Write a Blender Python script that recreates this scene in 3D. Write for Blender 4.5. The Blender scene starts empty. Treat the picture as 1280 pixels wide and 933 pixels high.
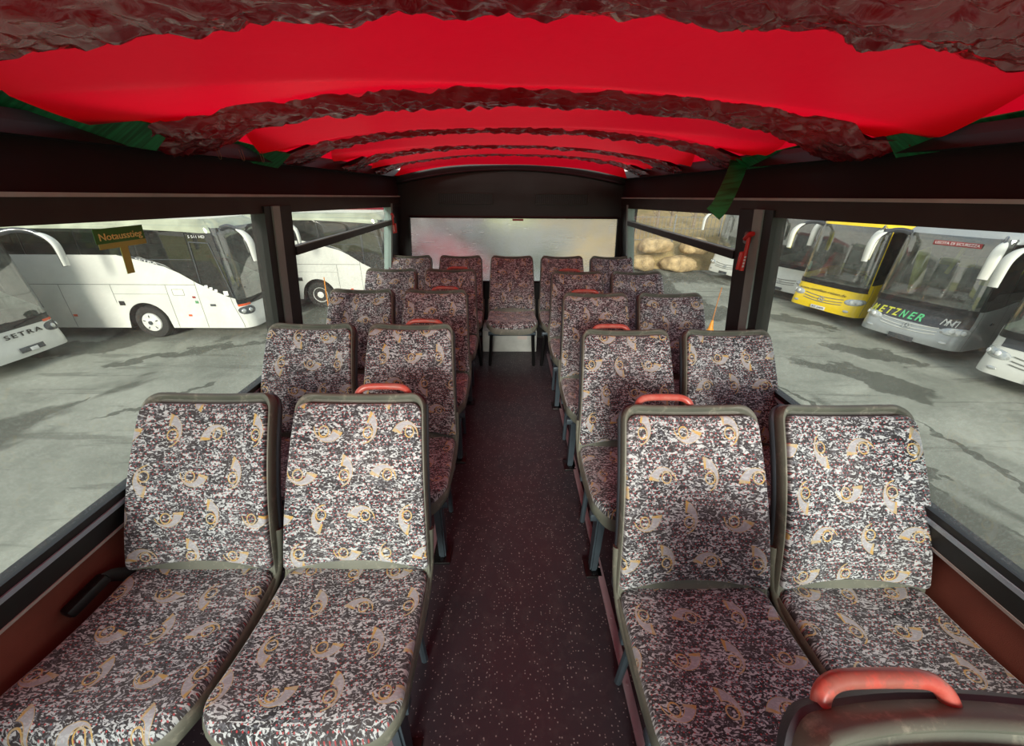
import bpy, bmesh, math, random
from mathutils import Vector, Matrix, noise
random.seed(7)
sc = bpy.context.scene
COL = sc.collection
PI = math.pi
R = math.radians

# ------------------------------------------------------------------ camera, world, sun, exposure
cam_d = bpy.data.cameras.new('camera'); cam = bpy.data.objects.new('camera', cam_d); COL.objects.link(cam)
cam_d.sensor_fit = 'HORIZONTAL'; cam_d.sensor_width = 36.0; cam_d.lens = 36.0 * 485 / 1280
cam_d.clip_start = 0.02; cam_d.clip_end = 500
pitch, yaw, roll = R(25.56), R(0.71), R(0.43)
cam.matrix_world = Matrix.Translation((-.03, 0, 1.556)) @ Matrix.Rotation(-yaw, 4, 'Z') @ Matrix.Rotation(PI/2 - pitch, 4, 'X') @ Matrix.Rotation(roll, 4, 'Z')
sc.camera = cam
SUN_EL, SUN_AZ = 19, 6          # low winter sun behind the camera
sun_d = bpy.data.lights.new('sun', 'SUN'); sun_d.energy = 5.2; sun_d.angle = R(18); sun_d.color = (1, .95, .86)
sun = bpy.data.objects.new('sun', sun_d); COL.objects.link(sun)
sdir = Vector((math.sin(R(SUN_AZ))*math.cos(R(SUN_EL)), math.cos(R(SUN_AZ))*math.cos(R(SUN_EL)), -math.sin(R(SUN_EL))))
sun.rotation_euler = sdir.to_track_quat('-Z', 'Y').to_euler()
SKY_STRENGTH = 1.5
sc.view_settings.view_transform = 'Standard'; sc.view_settings.look = 'None'
sc.view_settings.gamma = 1; sc.view_settings.use_curve_mapping = False
sc.view_settings.exposure = 0.0
sc.cycles.max_bounces = 8; sc.cycles.transparent_max_bounces = 16
sc.cycles.diffuse_bounces = 4
G = -2.75                        # ground level below the upper deck floor

# ------------------------------------------------------------------ node helpers
def lin(h):
    v = [int(h[i:i+2], 16)/255 for i in (0, 2, 4)]
    return tuple((c/12.92 if c <= .04045 else ((c+.055)/1.055)**2.4) for c in v) + (1,)

class X:
    """a value socket with operators"""
    def __init__(s, nt, v): s.nt, s.v = nt, v
    def op(s, o, b=None, c=None):
        n = s.nt.nodes.new('ShaderNodeMath'); n.operation = o
        for i, q in enumerate((s, b, c)):
            if q is None: continue
            if isinstance(q, X): s.nt.links.new(q.v, n.inputs[i])
            else: n.inputs[i].default_value = q
        return X(s.nt, n.outputs[0])
    def __add__(s, b): return s.op('ADD', b)
    def __sub__(s, b): return s.op('SUBTRACT', b)
    def __mul__(s, b): return s.op('MULTIPLY', b)
    def __truediv__(s, b): return s.op('DIVIDE', b)
    def lt(s, b): return s.op('LESS_THAN', b)
    def gt(s, b): return s.op('GREATER_THAN', b)
    def mx(s, b): return s.op('MAXIMUM', b)
    def mn(s, b): return s.op('MINIMUM', b)
    def ramp(s, a, b):
        n = s.nt.nodes.new('ShaderNodeMapRange'); n.clamp = True
        s.nt.links.new(s.v, n.inputs[0]); n.inputs[1].default_value = a; n.inputs[2].default_value = b
        return X(s.nt, n.outputs[0])

def newmat(name):
    m = bpy.data.materials.new(name); m.use_nodes = True; nt = m.node_tree
    b = nt.nodes['Principled BSDF']
    return m, nt, b
def mixc(nt, fac, a, b):
    n = nt.nodes.new('ShaderNodeMix'); n.data_type = 'RGBA'
    if isinstance(fac, X): nt.links.new(fac.v, n.inputs[0])
    else: n.inputs[0].default_value = fac
    for i, q in ((6, a), (7, b)):
        if isinstance(q, tuple): n.inputs[i].default_value = q
        else: nt.links.new(q, n.inputs[i])
    return n.outputs[2]
def noisex(nt, co, scale, detail=2, rough=.5, dist=0):
    n = nt.nodes.new('ShaderNodeTexNoise'); n.inputs['Scale'].default_value = scale
    n.inputs['Detail'].default_value = detail; n.inputs['Roughness'].default_value = rough
    n.inputs['Distortion'].default_value = dist
    if co is not None: nt.links.new(co, n.inputs['Vector'])
    return X(nt, n.outputs[0])
def mapping(nt, co, scale=(1, 1, 1), loc=(0, 0, 0), rot=(0, 0, 0)):
    n = nt.nodes.new('ShaderNodeMapping'); n.inputs['Scale'].default_value = scale
    n.inputs['Location'].default_value = loc; n.inputs['Rotation'].default_value = rot
    nt.links.new(co, n.inputs[0]); return n.outputs[0]
def objco(nt):
    n = nt.nodes.new('ShaderNodeTexCoord'); return n.outputs['Object']
def bump(nt, b, h, strength=.3, dist=.01):
    n = nt.nodes.new('ShaderNodeBump'); n.inputs['Strength'].default_value = strength
    n.inputs['Distance'].default_value = dist
    nt.links.new(h.v, n.inputs['Height']); nt.links.new(n.outputs[0], b.inputs['Normal'])
MAT = {}
def simple(name, hexa, rough=.5, metal=0, var=.12, scale=8, spec=.5, bmp=0, bscale=200, coat=0):
    m, nt, b = newmat(name); c = lin(hexa)
    n = noisex(nt, objco(nt), scale, 4, .6)
    d = tuple(x*(1-var*1.5) for x in c[:3]) + (1,); l = tuple(min(1, x*(1+var)) for x in c[:3]) + (1,)
    nt.links.new(mixc(nt, n.ramp(.3, .7), d, l), b.inputs['Base Color'])
    b.inputs['Roughness'].default_value = rough; b.inputs['Metallic'].default_value = metal
    b.inputs['Specular IOR Level'].default_value = spec
    b.inputs['Coat Weight'].default_value = coat
    if bmp: bump(nt, b, noisex(nt, objco(nt), bscale, 3), bmp, .002)
    MAT[name] = m; return m

def glass_mat(name, tint, dust=.06, dusthex='c8ccc0', refl=1.0, dscale=9):
    """thin sheet of dusty glass: tinted transmission, fresnel reflection, a veil of dust and haze"""
    m, nt, b = newmat(name); nt.nodes.remove(b)
    out = nt.nodes['Material Output']
    tr = nt.nodes.new('ShaderNodeBsdfTransparent'); tr.inputs[0].default_value = tint
    gl = nt.nodes.new('ShaderNodeBsdfGlossy'); gl.inputs['Roughness'].default_value = .03
    ge = nt.nodes.new('ShaderNodeNewGeometry'); vm = nt.nodes.new('ShaderNodeVectorMath'); vm.operation = 'DOT_PRODUCT'
    nt.links.new(ge.outputs['Incoming'], vm.inputs[0]); nt.links.new(ge.outputs['True Normal'], vm.inputs[1])
    k = X(nt, vm.outputs['Value']).op('ABSOLUTE')*-1 + 1
    f = (k.op('POWER', 5.0)*.93 + .07) * refl
    mx = nt.nodes.new('ShaderNodeMixShader'); nt.links.new(f.mn(1).v, mx.inputs[0])
    nt.links.new(tr.outputs[0], mx.inputs[1]); nt.links.new(gl.outputs[0], mx.inputs[2])
    df = nt.nodes.new('ShaderNodeBsdfDiffuse'); df.inputs[0].default_value = lin(dusthex)
    tl = nt.nodes.new('ShaderNodeBsdfTranslucent'); tl.inputs[0].default_value = lin(dusthex)
    ad = nt.nodes.new('ShaderNodeMixShader'); ad.inputs[0].default_value = .5
    nt.links.new(df.outputs[0], ad.inputs[1]); nt.links.new(tl.outputs[0], ad.inputs[2])
    m2 = nt.nodes.new('ShaderNodeMixShader')
    co = objco(nt)
    d = noisex(nt, co, dscale, 5, .65, 1.5).ramp(.35, .8) * (dust*1.4) + dust*.4
    nt.links.new(d.v, m2.inputs[0]); nt.links.new(mx.outputs[0], m2.inputs[1]); nt.links.new(ad.outputs[0], m2.inputs[2])
    nt.links.new(m2.outputs[0], out.inputs[0]); MAT[name] = m; return m

# ------------------------------------------------------------------ materials
def world():
    w = bpy.data.worlds.new('sky'); sc.world = w; w.use_nodes = True; nt = w.node_tree
    bg = nt.nodes['Background']; tc = nt.nodes.new('ShaderNodeTexCoord')
    sep = nt.nodes.new('ShaderNodeSeparateXYZ'); nt.links.new(tc.outputs['Generated'], sep.inputs[0])
    z = X(nt, sep.outputs[2])
    c = noisex(nt, mapping(nt, tc.outputs['Generated'], (1, 1, 2.6)), 2.2, 6, .6, .6).ramp(.38, .62)
    blue = mixc(nt, z.ramp(0, .8), lin('a9bccb'), lin('5c83b4'))
    cl = mixc(nt, c, blue, lin('f0ede4'))
    hz = mixc(nt, z.ramp(.25, 0.0), cl, lin('e8e6da'))
    nt.links.new(hz, bg.inputs[0]); bg.inputs[1].default_value = SKY_STRENGTH
world()

def fabric():
    m, nt, b = newmat('seat_moquette')
    uvn = nt.nodes.new('ShaderNodeUVMap'); uvn.uv_map = 'moquette'
    oi = nt.nodes.new('ShaderNodeObjectInfo')
    sep = nt.nodes.new('ShaderNodeSeparateXYZ'); nt.links.new(uvn.outputs[0], sep.inputs[0])
    rnd = X(nt, oi.outputs['Random'])
    u = X(nt, sep.outputs[0]) + rnd*3.1
    v = X(nt, sep.outputs[1]) + (rnd*17.3).op('FRACT')*2.7
    comb = nt.nodes.new('ShaderNodeCombineXYZ'); nt.links.new(u.v, comb.inputs[0]); nt.links.new(v.v, comb.inputs[1])
    co = comb.outputs[0]
    # post horns on a staggered grid
    cell = .134
    cy = v/.112; iy = cy.op('FLOOR')
    cx = u/cell + iy*.5; ix = cx.op('FLOOR')
    k = (ix*2 + iy*3).op('MODULO', 4).op('ABSOLUTE')
    wn = nt.nodes.new('ShaderNodeTexWhiteNoise'); wn.noise_dimensions = '2D'
    c2 = nt.nodes.new('ShaderNodeCombineXYZ'); nt.links.new(ix.v, c2.inputs[0]); nt.links.new(iy.v, c2.inputs[1])
    nt.links.new(c2.outputs[0], wn.inputs['Vector'])
    rr = X(nt, wn.outputs[0])
    ang = (ix + iy).op('MODULO', 2).op('ABSOLUTE')*(PI/2) + rr.gt(.5)*PI + (rr*9.7).op('FRACT')*.5 - .25
    px = (cx.op('FRACT') - .5)*(cell*.90); py = (cy.op('FRACT') - .5)*(.112*.90)
    sn = ang.op('SINE'); cs = ang.op('COSINE')
    x = px*cs + py*sn; y = py*cs - px*sn
    # ring
    ry = y + .002
    rad = (x*x + ry*ry).op('SQRT')
    ring = (rad - .0125).op('ABSOLUTE').lt(.0017)
    # bell: arc round the ring that widens to a trumpet
    ax = x + .012
    r2 = (ax*ax + y*y).op('SQRT'); ph = y.op('ARCTAN2', ax)
    s = (ph + 1.35)/2.85
    th = s*s*.0135 + .0013
    ins = s.gt(0) * s.lt(1)
    dd = (r2 - .030 - s*s*.004).op('ABSOLUTE')
    bell = dd.lt(th)*ins
    core = dd.lt(th - .0013)*s.gt(.22)*s.lt(.93)*ins
    gold = (ring.mx(bell) - core).mx(0)
    # brush-stroke ground
    n1 = noisex(nt, mapping(nt, co, (62, 125, 1)), 1, 2.2, .55, 1.5)
    n2 = noisex(nt, mapping(nt, co, (95, 130, 1), (5, 3, 0)), 1, 2, .5, 1.2)
    big = noisex(nt, mapping(nt, co, (9, 14, 1)), 1, 2, .5)
    w1 = (n1 + big*.10).ramp(.575, .625)
    w2 = n2.ramp(.53, .60)
    base = mixc(nt, w2*.75, lin('23272b'), lin('656c74'))
    base = mixc(nt, w1, base, lin('c2cbcd'))
    # small red dots in rows
    dx = ((u/.0125).op('FRACT') - .5)*.0125
    row = (v/.0105).op('FLOOR')
    dx = ((u/.0125 + row*.37).op('FRACT') - .5)*.0125; dy = ((v/.0105).op('FRACT') - .5)*.0105
    dot = (dx*dx + dy*dy*1.5).op('SQRT').lt(.0021)*noisex(nt, mapping(nt, co, (25, 25, 1), (9, 2, 0)), 1, 1).gt(.47)
    base = mixc(nt, dot*.9, base, lin('a83c40'))
    gm = noisex(nt, mapping(nt, co, (60, 60, 1), (4, 4, 0)), 1, 1).ramp(.42, .58)
    base = mixc(nt, core*.8, base, lin('b4b9be'))
    base = mixc(nt, gold*.9, base, mixc(nt, gm, lin('bdb08c'), lin('cba857')))
    # dust from long use
    g = noisex(nt, mapping(nt, co, (6, 6, 1), (1, 7, 0)), 1, 4, .6).ramp(.3, .9)*.22 + .03
    base = mixc(nt, g, base, lin('a59a98'))
    nt.links.new(base, b.inputs['Base Color'])
    b.inputs['Roughness'].default_value = .9; b.inputs['Specular IOR Level'].default_value = .15
    b.inputs['Sheen Weight'].default_value = .35; b.inputs['Sheen Roughness'].default_value = .4
    bump(nt, b, noisex(nt, mapping(nt, co, (420, 420, 1)), 1, 2), .25, .002)
    MAT['fabric'] = m
fabric()

def shell_mat():
    m, nt, b = newmat('seat_shell'); co = objco(nt)
    n = noisex(nt, co, 26, 6, .7); n2 = noisex(nt, co, 5, 3)
    c = mixc(nt, n2.ramp(.35, .65), lin('74776a'), lin('5d6258'))
    c = mixc(nt, n.ramp(.55, .72)*.7, c, lin('a3a392'))
    nt.links.new(c, b.inputs['Base Color']); b.inputs['Roughness'].default_value = .55
    bump(nt, b, noisex(nt, co, 300, 3), .15, .002); MAT['shell'] = m
shell_mat()
simple('shell_dark', '3b4147', .45, bmp=.2)
def handle_mat():
    m, nt, b = newmat('handle_coat'); co = objco(nt)
    sep = nt.nodes.new('ShaderNodeSeparateXYZ'); nt.links.new(co, sep.inputs[0])
    n = noisex(nt, co, 30, 4, .65)
    red = mixc(nt, n.ramp(.35, .7), lin('b54f44'), lin('c47568'))
    # bare metal and grime where hands wear the top of the loop
    wear = (n + (X(nt, sep.outputs[2]) - .935)*7).ramp(.52, .62)
    oi = nt.nodes.new('ShaderNodeObjectInfo')
    wear = wear*(X(nt, oi.outputs['Random']) * .9)
    nt.links.new(mixc(nt, wear, red, lin('6e5048')), b.inputs['Base Color'])
    b.inputs['Roughness'].default_value = .32; MAT['handle'] = m
handle_mat()
simple('steel_blue', '49565f', .4, metal=.3)
simple('rail_metal', 'b4c6d2', .3, metal=.15, var=.06)
simple('post_metal', '8a9f99', .45, metal=.2, var=.08)
simple('rubber', '141716', .45, bmp=.1)
simple('black_frame', '131513', .55, var=.2)
simple('beam_brown', '24261f', .5, var=.2)
simple('trim_light', 'a2bcb6', .45)
simple('panel_red', '7a4335', .75, var=.1, bmp=.4, bscale=500, spec=.3)
simple('white_box', 'b9bdb8', .6)
simple('white_strip', 'c9bfb8', .45, var=.06)
simple('pink_strip', 'a58d93', .45, var=.1)
simple('hammer_red', 'c02a25', .35, var=.05)
simple('hammer_bracket', '7d8787', .5)
simple('valance', '160304', .8, var=.2)
simple('pin', '8d7f6a', .4, metal=.6)
simple('plastic_black', '0d0d0e', .4)
simple('sticker_green', '3f8038', .6); simple('sticker_gold', 'a8b45c', .6); simple('text_gold', 'f0ee98', .6)
simple('sticker_red', '8e2a2c', .5); simple('white_ink', 'dfe0dc', .5, var=.03); simple('dark_ink', '30302c', .5)
simple('tyre', '2b2a27', .85, var=.2, scale=20); simple('wheel_arch', '171613', .9)
simple('coach_white', 'd8d9cf', .28, var=.04, scale=1.5, coat=.4)
simple('coach_yellow', 'f2cf12', .3, var=.04, scale=1.5, coat=.4)
simple('coach_silver', 'a9aeac', .3, metal=.35, var=.05, scale=1.5, coat=.4)
simple('coach_black', '33363a', .25, var=.06, scale=1.5, coat=.5)
simple('coach_red', '7a1a24', .3, var=.05, scale=1.5)
simple('seam', '7e8078', .6); simple('coach_gasket', '1a1c1c', .4)
simple('orange_lens', 'e0592a', .25); simple('lens_dark', '4a4e50', .12); simple('lens_clear', 'c4c8c4', .12, metal=.5)
simple('fog_glass', 'e2e4e0', .1); simple('dash', '3c403f', .6); simple('coach_seat', '5f7a76', .8); simple('curtain_yellow', 'd9d23e', .8)
simple('paper', 'c9dcd6', .7); simple('wheel_white', 'd9dad2', .4)
simple('green_cloth', '5f9a6a', .8); simple('marker_orange', 'd98a22', .5); simple('marker_pole', 'a06a3a', .6)
simple('stone', 'b79f74', .9, var=.3, scale=3, bmp=.6, bscale=8); simple('bark', '8d7f6b', .9, var=.3)
simple('fence_metal', '7b7c78', .6); simple('concrete_wall', '75766c', .85, var=.15, scale=3, bmp=.3, bscale=20)
simple('foliage', '4f5a34', .9, var=.4, scale=3)
glass_mat('window_glass', (.93, .96, .93, 1), .07)
glass_mat('windshield', (.54, .64, .60, 1), .20, refl=3.6, dscale=2)  # dust veil thickened here to give windscreens a pale haze of reflected sky
simple('coach_roof_sky_tint', 'c2c8ae', .12, metal=.5, var=.2, scale=1.2)  # greenish cream tint stands in for reflections on the white coaches' roofs
glass_mat('tinted_glass', (.10, .12, .12, 1), .03, refl=1.6, dscale=2)

def frost():
    m, nt, b = newmat('steamed_glass'); co = objco(nt)
    b.inputs['Base Color'].default_value = (.93, .95, .96, 1)
    b.inputs['Transmission Weight'].default_value = 1; b.inputs['IOR'].default_value = 1.25
    n = noisex(nt, mapping(nt, co, (3, 1, 40)), 1, 3)
    r = n.ramp(.3, .7)*.08 + .20
    nt.links.new(r.v, b.inputs['Roughness'])
    df = nt.nodes.new('ShaderNodeBsdfTranslucent'); df.inputs[0].default_value = (.8, .83, .85, 1)
    mx = nt.nodes.new('ShaderNodeMixShader')
    d = noisex(nt, co, 6, 4, .6, .8).ramp(.35, .75)*.16 + .10
    nt.links.new(d.v, mx.inputs[0]); out = nt.nodes['Material Output']
    nt.links.new(b.outputs[0], mx.inputs[1]); nt.links.new(df.outputs[0], mx.inputs[2]); nt.links.new(mx.outputs[0], out.inputs[0])
    MAT['frost'] = m
frost()

def tarp(name, crink):
    m, nt, b = newmat(name); nt.nodes.remove(b); co = objco(nt); out = nt.nodes['Material Output']
    n = noisex(nt, co, 5, 4, .6)
    if crink: c = mixc(nt, n.ramp(.3, .7), lin('7e0c18'), lin('9a1420')); t = lin('9a0c16')
    else: c = mixc(nt, n.ramp(.3, .7), lin('c6041a'), lin('d2081e')); t = lin('f00a28')
    p = nt.nodes.new('ShaderNodeBsdfPrincipled'); nt.links.new(c, p.inputs['Base Color'])
    p.inputs['Roughness'].default_value = .20 if crink else .38; p.inputs['Coat Weight'].default_value = .9 if crink else 0; p.inputs['Coat Roughness'].default_value = .1
    p.inputs['Specular IOR Level'].default_value = .8 if crink else .3
    tl = nt.nodes.new('ShaderNodeBsdfTranslucent'); tl.inputs[0].default_value = t
    bp = nt.nodes.new('ShaderNodeBump'); bp.inputs['Strength'].default_value = .5 if crink else .12
    bp.inputs['Distance'].default_value = .01
    h = noisex(nt, mapping(nt, co, (1, 1, 1)), 28 if crink else 12, 4, .6, 1.0)
    nt.links.new(h.v, bp.inputs['Height']); nt.links.new(bp.outputs[0], p.inputs['Normal'])
    mx = nt.nodes.new('ShaderNodeMixShader'); mx.inputs[0].default_value = .24 if crink else .44
    nt.links.new(p.outputs[0], mx.inputs[1]); nt.links.new(tl.outputs[0], mx.inputs[2]); nt.links.new(mx.outputs[0], out.inputs[0])
    MAT[name] = m
tarp('tarp_red', False); tarp('tarp_crinkled', True)
def webbing():
    m, nt, b = newmat('webbing'); co = objco(nt)
    w = noisex(nt, mapping(nt, co, (8, 120, 8)), 1, 2)
    nt.links.new(mixc(nt, w.ramp(.35, .65), lin('0c5a30'), lin('1c8c50')), b.inputs['Base Color'])
    b.inputs['Roughness'].default_value = .55; MAT['webbing'] = m
webbing()
def floor_mat():
    m, nt, b = newmat('deck_vinyl'); co = objco(nt)
    vo = nt.nodes.new('ShaderNodeTexVoronoi'); vo.inputs['Scale'].default_value = 110; nt.links.new(co, vo.inputs['Vector'])
    sp = nt.nodes.new('ShaderNodeSeparateColor'); nt.links.new(vo.outputs['Color'], sp.inputs[0])
    d = X(nt, vo.outputs['Distance']).lt(.26)*X(nt, sp.outputs[0]).gt(.68)
    big = noisex(nt, co, 2.2, 4, .6)
    c = mixc(nt, big.ramp(.35, .65), lin('313036'), lin('3c3036'))
    c = mixc(nt, noisex(nt, co, 14, 4, .7).ramp(.5, .8)*.25, c, lin('6c6463'))
    c = mixc(nt, d*.8, c, lin('9d9694'))
    nt.links.new(c, b.inputs['Base Color']); b.inputs['Roughness'].default_value = .5
    bump(nt, b, noisex(nt, co, 400, 2), .15, .002); MAT['deck'] = m
floor_mat()
WET = [(9.1, 8.7, 1.5, .60, -.95), (10.5, 10.4, 1.1, .45, -.9), (-9.0, 10.4, 1.9, .20, .58), (-12.6, 10.6, 1.6, .6, .3), (6.85, 6.2, 3.4, .11, -1.50),
       (8.4, 5.2, 1.5, .13, 1.5), (-9.6, 6.6, 1.2, .16, 1.4), (-6.0, 13.0, 2.4, .4, .5), (8.4, 15.5, 2.2, .35, -1.2), (10.6, 13.3, 1.2, .4, -1.1), (-7.6, 7.6, 1.0, .15, .9)]
def asphalt():
    m, nt, b = newmat('yard_asphalt'); co = objco(nt)
    a = noisex(nt, co, .35, 6, .62, .6); f = noisex(nt, co, 6, 5, .7)
    c = mixc(nt, a.ramp(.35, .65), lin('7f8276'), lin('a6a89a'))
    c = mixc(nt, f.ramp(.4, .8)*.35, c, lin('6a6c62'))
    # wet stains and dark seams with their own outlines
    wet = noisex(nt, mapping(nt, co, (.22, .12, 1), (3.3, 1.2, 0), (0, 0, .5)), 1, 5, .55, .5)  .ramp(.525, .56)
    sp = nt.nodes.new('ShaderNodeSeparateXYZ'); nt.links.new(co, sp.inputs[0])
    wob = (noisex(nt, co, .9, 4, .6) - .5)*2.2; wob2 = (noisex(nt, mapping(nt, co, (1, 1, 1), (7, 3, 1)), 1.3, 4, .6) - .5)*1.6
    px, py = X(nt, sp.outputs[0]) + wob, X(nt, sp.outputs[1]) + wob2
    for cx, cy, a, b_, th in WET:
        dx = px - cx; dy = py - cy; ct, sn = math.cos(th), math.sin(th)
        e = ((dx*ct + dy*sn)/a).op('POWER', 2) + ((dy*ct - dx*sn)/b_).op('POWER', 2)
        wet = wet.mx(e.ramp(1.15, .85))
    c = mixc(nt, wet*.75, c, lin('46483f'))
    st = noisex(nt, mapping(nt, co, (.25, 2.2, 1), (0, 0, 0), (0, 0, .55)), 1, 6, .7, .3).ramp(.56, .62)
    c = mixc(nt, st*.5, c, lin('5c5e54'))
    nt.links.new(c, b.inputs['Base Color'])
    b.inputs['Roughness'].default_value = .85; b.inputs['Specular IOR Level'].default_value = .25
    bump(nt, b, noisex(nt, co, 30, 4, .7), .3, .01); MAT['asphalt'] = m
asphalt()
def ground_mats():
    for name, h1, h2, s in (('earth', '8b7a52', 'b39b68', .7), ('meadow', 'a9b06a', 'c6c07c', .06)):
        m, nt, b = newmat(name); co = objco(nt)
        c = mixc(nt, noisex(nt, co, s, 6, .65).ramp(.35, .65), lin(h1), lin(h2))
        nt.links.new(mixc(nt, noisex(nt, co, s*9, 4, .7).ramp(.45, .75)*.5, c, lin('6d6b40')), b.inputs['Base Color'])
        b.inputs['Roughness'].default_value = .95; MAT[name] = m
ground_mats()

# ------------------------------------------------------------------ mesh helpers
def obj(name, bm, mat, parent=None, smooth=True, angle=38, loc=None):
    bmesh.ops.recalc_face_normals(bm, faces=bm.faces[:])
    me = bpy.data.meshes.new(name); bm.to_mesh(me); bm.free()
    me.materials.append(MAT[mat])
    if smooth:
        me.polygons.foreach_set('use_smooth', [True]*len(me.polygons)); me.set_sharp_from_angle(angle=R(angle))
    o = bpy.data.objects.new(name, me); COL.objects.link(o)
    if parent: o.parent = parent
    if loc: o.location = loc
    return o
def tag(o, label=None, cat=None, group=None, kind=None):
    if label: o['label'] = label
    if cat: o['category'] = cat
    if group: o['group'] = group
    if kind: o['kind'] = kind
    return o
def thing(name, label, cat, loc=(0, 0, 0), rz=0, group=None):
    o = bpy.data.objects.new(name, None); COL.objects.link(o); o.empty_display_size = .1
    o.location = loc; o.rotation_euler = (0, 0, rz); return tag(o, label, cat, group)
def struct(name, bm, mat, **k): return tag(obj(name, bm, mat, **k), kind='structure')
def box(bm, c, s, bev=0, rot=None, seg=2):
    r = bmesh.ops.create_cube(bm, size=1, matrix=Matrix.Translation(c) @ (rot.to_4x4() if rot else Matrix()) @ Matrix.Diagonal((*s, 1)))
    if bev:
        es = {e for v in r['verts'] for e in v.link_edges}
        bmesh.ops.bevel(bm, geom=list(es), offset=bev, segments=seg, affect='EDGES', profile=.5)
    return bm
def prism(bm, a, b):
    """box between two matching loops a, b (lists of points)"""
    va = [bm.verts.new(p) for p in a]; vb = [bm.verts.new(p) for p in b]
    n = len(a)
    for i in range(n): bm.faces.new((va[i], va[(i+1) % n], vb[(i+1) % n], vb[i]))
    bm.faces.new(va); bm.faces.new(vb[::-1]); return bm
def tube(bm, pts, rad, n=10, flat=None, cap=True):
    """swept tube; rad number or list; flat=(a,b) scales across the section"""
    pts = [Vector(p) for p in pts]; rings = []
    up = Vector((0, 0, 1)); prev = None
    for i, p in enumerate(pts):
        t = (pts[min(i+1, len(pts)-1)] - pts[max(i-1, 0)]).normalized()
        if prev is None:
            s = t.cross(up if abs(t.z) < .95 else Vector((0, 1, 0))).normalized()
        else: s = (prev - t*prev.dot(t)).normalized()
        prev = s; q = t.cross(s)
        r = rad[i] if isinstance(rad, (list, tuple)) else rad
        fa, fb = flat or (1, 1)
        rings.append([bm.verts.new(p + s*math.cos(a)*r*fa + q*math.sin(a)*r*fb) for a in [2*PI*k/n for k in range(n)]])
    for A, B in zip(rings, rings[1:]):
        for k in range(n): bm.faces.new((A[k], A[(k+1) % n], B[(k+1) % n], B[k]))
    if cap: bm.faces.new(rings[0]); bm.faces.new(rings[-1][::-1])
    return bm
def grid(bm, f, nu, nv, flip=False):
    V = [[bm.verts.new(f(i/nu, j/nv)) for j in range(nv+1)] for i in range(nu+1)]
    F = []
    for i in range(nu):
        for j in range(nv): F.append(bm.faces.new((V[i][j], V[i+1][j], V[i+1][j+1], V[i][j+1])))
    return V, F
def smoothpts(pts, n=6):
    P = [Vector(p) for p in pts]; out = []
    Q = [P[0]*2-P[1]] + P + [P[-1]*2-P[-2]]
    for i in range(1, len(Q)-2):
        for k in range(n):
            t = k/n; a, b, c, d = Q[i-1:i+3]
            out.append(.5*((2*b) + (c-a)*t + (2*a-5*b+4*c-d)*t*t + (3*b-a-3*c+d)*t**3))
    out.append(P[-1]); return out
def text(name, s, size, mat, parent=None, matrix=None, shear=0, width=None, extrude=.002, bold=0, space=1):
    cu = bpy.data.curves.new(name, 'FONT'); cu.body = s; cu.size = size; cu.align_x = 'CENTER'; cu.align_y = 'CENTER'
    cu.extrude = extrude; cu.shear = shear; cu.offset = bold; cu.space_character = space; cu.resolution_u = 3
    t = bpy.data.objects.new(name, cu); COL.objects.link(t)
    dg = bpy.context.evaluated_depsgraph_get(); me = bpy.data.meshes.new_from_object(t.evaluated_get(dg))
    bpy.data.objects.remove(t); bpy.data.curves.remove(cu)
    if width:
        xs = [v.co.x for v in me.vertices]; w = max(xs)-min(xs)
        for v in me.vertices: v.co.x *= width/w
    me.materials.clear(); me.materials.append(MAT[mat])
    o = bpy.data.objects.new(name, me); COL.objects.link(o)
    if parent: o.parent = parent
    if matrix: o.matrix_local = matrix
    return o
def copy_tree(o, parent=None):
    c = o.copy(); COL.objects.link(c)
    if parent: c.parent = parent
    for ch in o.children: copy_tree(ch, c)
    return c

# ================================================================== STRUCTURE: the upper deck
YB, YF = 4.2, -1.35                   # rear bulkhead, front bulkhead (behind the camera)
def wx(z): return 1.20 if z < .71 else 1.20 - (z-.71)*.128     # wall plane leans in above the sill
def ztop(y): return 1.499 - .029*y                              # top edge of the side windows
def ztrim(y): return 1.556 - .004 - .020*y
SILL = .712
bm = bmesh.new(); box(bm, (0, (YB+YF)/2, -.02), (2.56, YB-YF+.1, .04)); struct('floor', bm, 'deck', smooth=False)

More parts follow.
